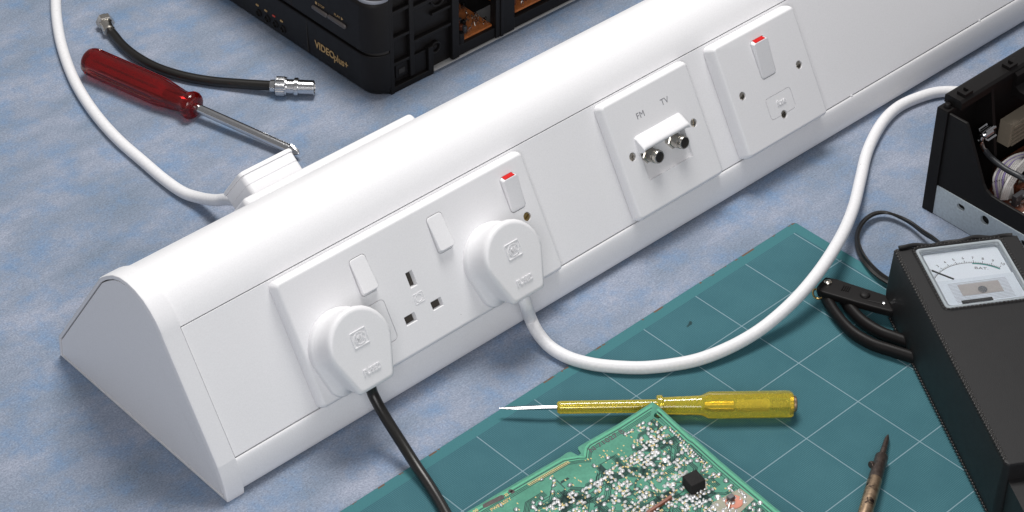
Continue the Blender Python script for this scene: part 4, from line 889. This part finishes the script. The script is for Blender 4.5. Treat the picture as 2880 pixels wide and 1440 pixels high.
mb = MB(); mb.loft([[(x, y, z) for y, z in ((EY-3.6, 92), (EY-14, 92), (EY-26, 40), (EY-26, 6), (EY-3.6, 6))] for x in (EX+40, EX+43)]); mk('gusset', mb, BLACKP, EC, smooth=False)
mb = MB(); mb.box((EX+3.5, -420, 0.6), (1010, EY-4, 2.6)); mk('floor_pan', mb, BLACKM, EC, smooth=False)
mb = MB(); mb.box((EX+10, -400, 9.0), (1000, EY-10, 10.8)); eb = mk('brown_circuit_board', mb, BROWN, EC, smooth=False)
for (x, y) in ((EX+18, EY-18), (EX+18, -390), (990, -390), (990, EY-18)):
    Mq = frame((x, y, 2.6), (0, 0, 1), (1, 0, 0), (0, 1, 0)); mb = MB(); mb.lathe([(0, 3), (6.4, 3)], Mq, 10); mk('standoff', mb, NICKEL, EC)
mm = MB()
for k in range(90):
    x, y = rb.uniform(EX+14, EX+120), rb.uniform(-190, EY-16); mm.lathe([(0, 1.0), (0.6, 0.8), (1.0, 0.2)], frame((x, y, 10.8), (0, 0, 1), (1, 0, 0), (0, 1, 0)), 7)
mk('solder_points', mm, SOLDER, EC)['kind'] = 'stuff'
for k in range(14):
    x, y = EX+22+rb.uniform(0, 90), rb.uniform(-185, EY-24); w_, h_ = rb.uniform(4, 16), rb.uniform(3, 6); z_ = rb.uniform(3, 9)
    mb = MB(); mb.slab(rrect(w_, h_, 0.4, 2, x, y), [(10.8, 0), (10.8+z_, 0), (11.1+z_, 0.3)]); mk('board_component', mb, rb.choice((CHIP, CHIP, BEIGE, BLACKP, BROWN)), EC, sharp=30)
# ribbed beige connector block on the rear wall
cb0 = PP(*crop(2380, 60, .4813, [(985, 625)])[0], (0, EY-20, 0), (0, 1, 0))
mb = MB(); mb.box((cb0.x-11, EY-24, cb0.z-9.5), (cb0.x+40, EY-14, cb0.z+10)); blk = mk('connector_block', mb, BEIGE, EC, smooth=False)
for k in range(5):
    mb = MB(); mb.box((cb0.x-9, EY-25.6, cb0.z-8.6+k*3.7), (cb0.x+40, EY-24, cb0.z-6.8+k*3.7)); mk('block_rib', mb, simple('beige_rib_%d' % k, (0.20, 0.17, 0.13), 0.5), blk, smooth=False)
# phono lead standing up inside
pcx = (2380, 60, .4813)
def E3(px, py, y): return PP(*crop(*pcx, [(px, py)])[0], (0, y, 0), (0, 1, 0))
yb = EY-22
a, b = E3(800, 665, yb), E3(868, 618, yb-1); Mq = along(a, b-a)
Lq = (b-a).length
mb = MB(); mb.lathe([(-1.5, 2.6), (0, 3.6), (Lq*0.62, 3.6), (Lq*0.62, 1.1), (Lq*1.05, 1.1), (Lq*1.1, 0.5)], Mq, 20); pp_ = mk('phono_plug', mb, STEEL, EC, sharp=30)
for k in range(4):
    a_ = k*math.pi/2+0.5; c_, s_ = math.cos(a_), math.sin(a_); mb = MB(); mb.tube([Mq @ V((-0.6, 3.4*c_, 3.4*s_)), Mq @ V((0.2, 4.9*c_, 4.9*s_)), Mq @ V((Lq*0.7, 5.0*c_, 5.0*s_))], 0.9, 8); mk('earth_tag', mb, STEEL, pp_)
mb = MB(); mb.tube(spline([Mq @ V((-1.2, 0, 0)), E3(785, 700, yb), E3(800, 740, yb), E3(825, 770, yb)], 6), 2.0, 12); mk('cable_clamp', mb, STEEL, pp_)
mb = MB(); mb.tube(spline([E3(810, 752, yb), E3(850, 800, yb-8), E3(930, 862, yb-22), E3(1010, 905, yb-34), E3(1060, 940, yb-40), E3(1120, 1010, yb-44)], 8), 2.2, 12); mk('screened_lead', mb, simple('grey_black_sheath', (0.035, 0.037, 0.042), 0.4), EC)
# bundle of white wires arching over the board
for k in range(9):
    o_ = k*14; z0 = 11
    p0 = E3(872+o_*0.9, 1020+k*2, -140-k*0.7); p1 = E3(860+o_*1.0, 930-k*3, -140-k*0.5); p2 = E3(895+o_*1.1, 850-k*3, -138); p3 = E3(970+o_*0.6, 790+k*3, -134); p4 = E3(1060, 765+k*6, -132); p5 = E3(1130, 770+k*7, -132)
    mb = MB(); mb.tube(spline([p0-V((0, 0, 6)), p0, p1, p2, p3, p4, p5], 8), 0.85, 8); mk('wire', mb, LILAC if k in (1, 4) else WIRE, EC)
for k in range(4):
    mb = MB(); mb.tube(spline([E3(905+k*11, 1040, -146), E3(930+k*12, 960, -146), E3(980+k*14, 880, -142), E3(1050+k*12, 800, -138), E3(1110, 740, -134)], 8), 1.1, 8); mk('wire', mb, WIRE, EC)
q_ = E3(1022, 1045, -152); Mq = along(q_, (0.5, -0.4, 0.55))
mb = MB(); mb.lathe([(-4, 2.0), (0, 4.0), (8, 4.2), (9, 3.0), (14, 1.4)], Mq, 20); mk('phono_plug', mb, STEEL, EC, sharp=30)
mb = MB(); mb.tube(spline([Mq @ V((-3, 0, 0)), q_+V((-3, -6, -8)), q_+V((4, -14, -16))], 6), 2.2, 12); mk('cable_clamp', mb, STEEL, EC)

for o in scene.objects:                       # keep the big flat faces flat next to their rounded edges
    if o.type == 'MESH' and o.name.split('.')[0] in ('triple_socket_plate', 'aerial_socket_plate', 'fused_spur_plate', 'rear_socket_plate', 'plug_body', 'rocker_switch', 'hood', 'end_cap', 'end_panel', 'front_cover', 'body', 'leather_case', 'jaw_bar', 'board_component', 'front_lower_panel', 'front_upper_panel'):
        wn = o.modifiers.new('weighted_normal', 'WEIGHTED_NORMAL'); wn.keep_sharp = True; wn.weight = 80
for o in scene.objects:
    if '_o' in o: del o['_o']
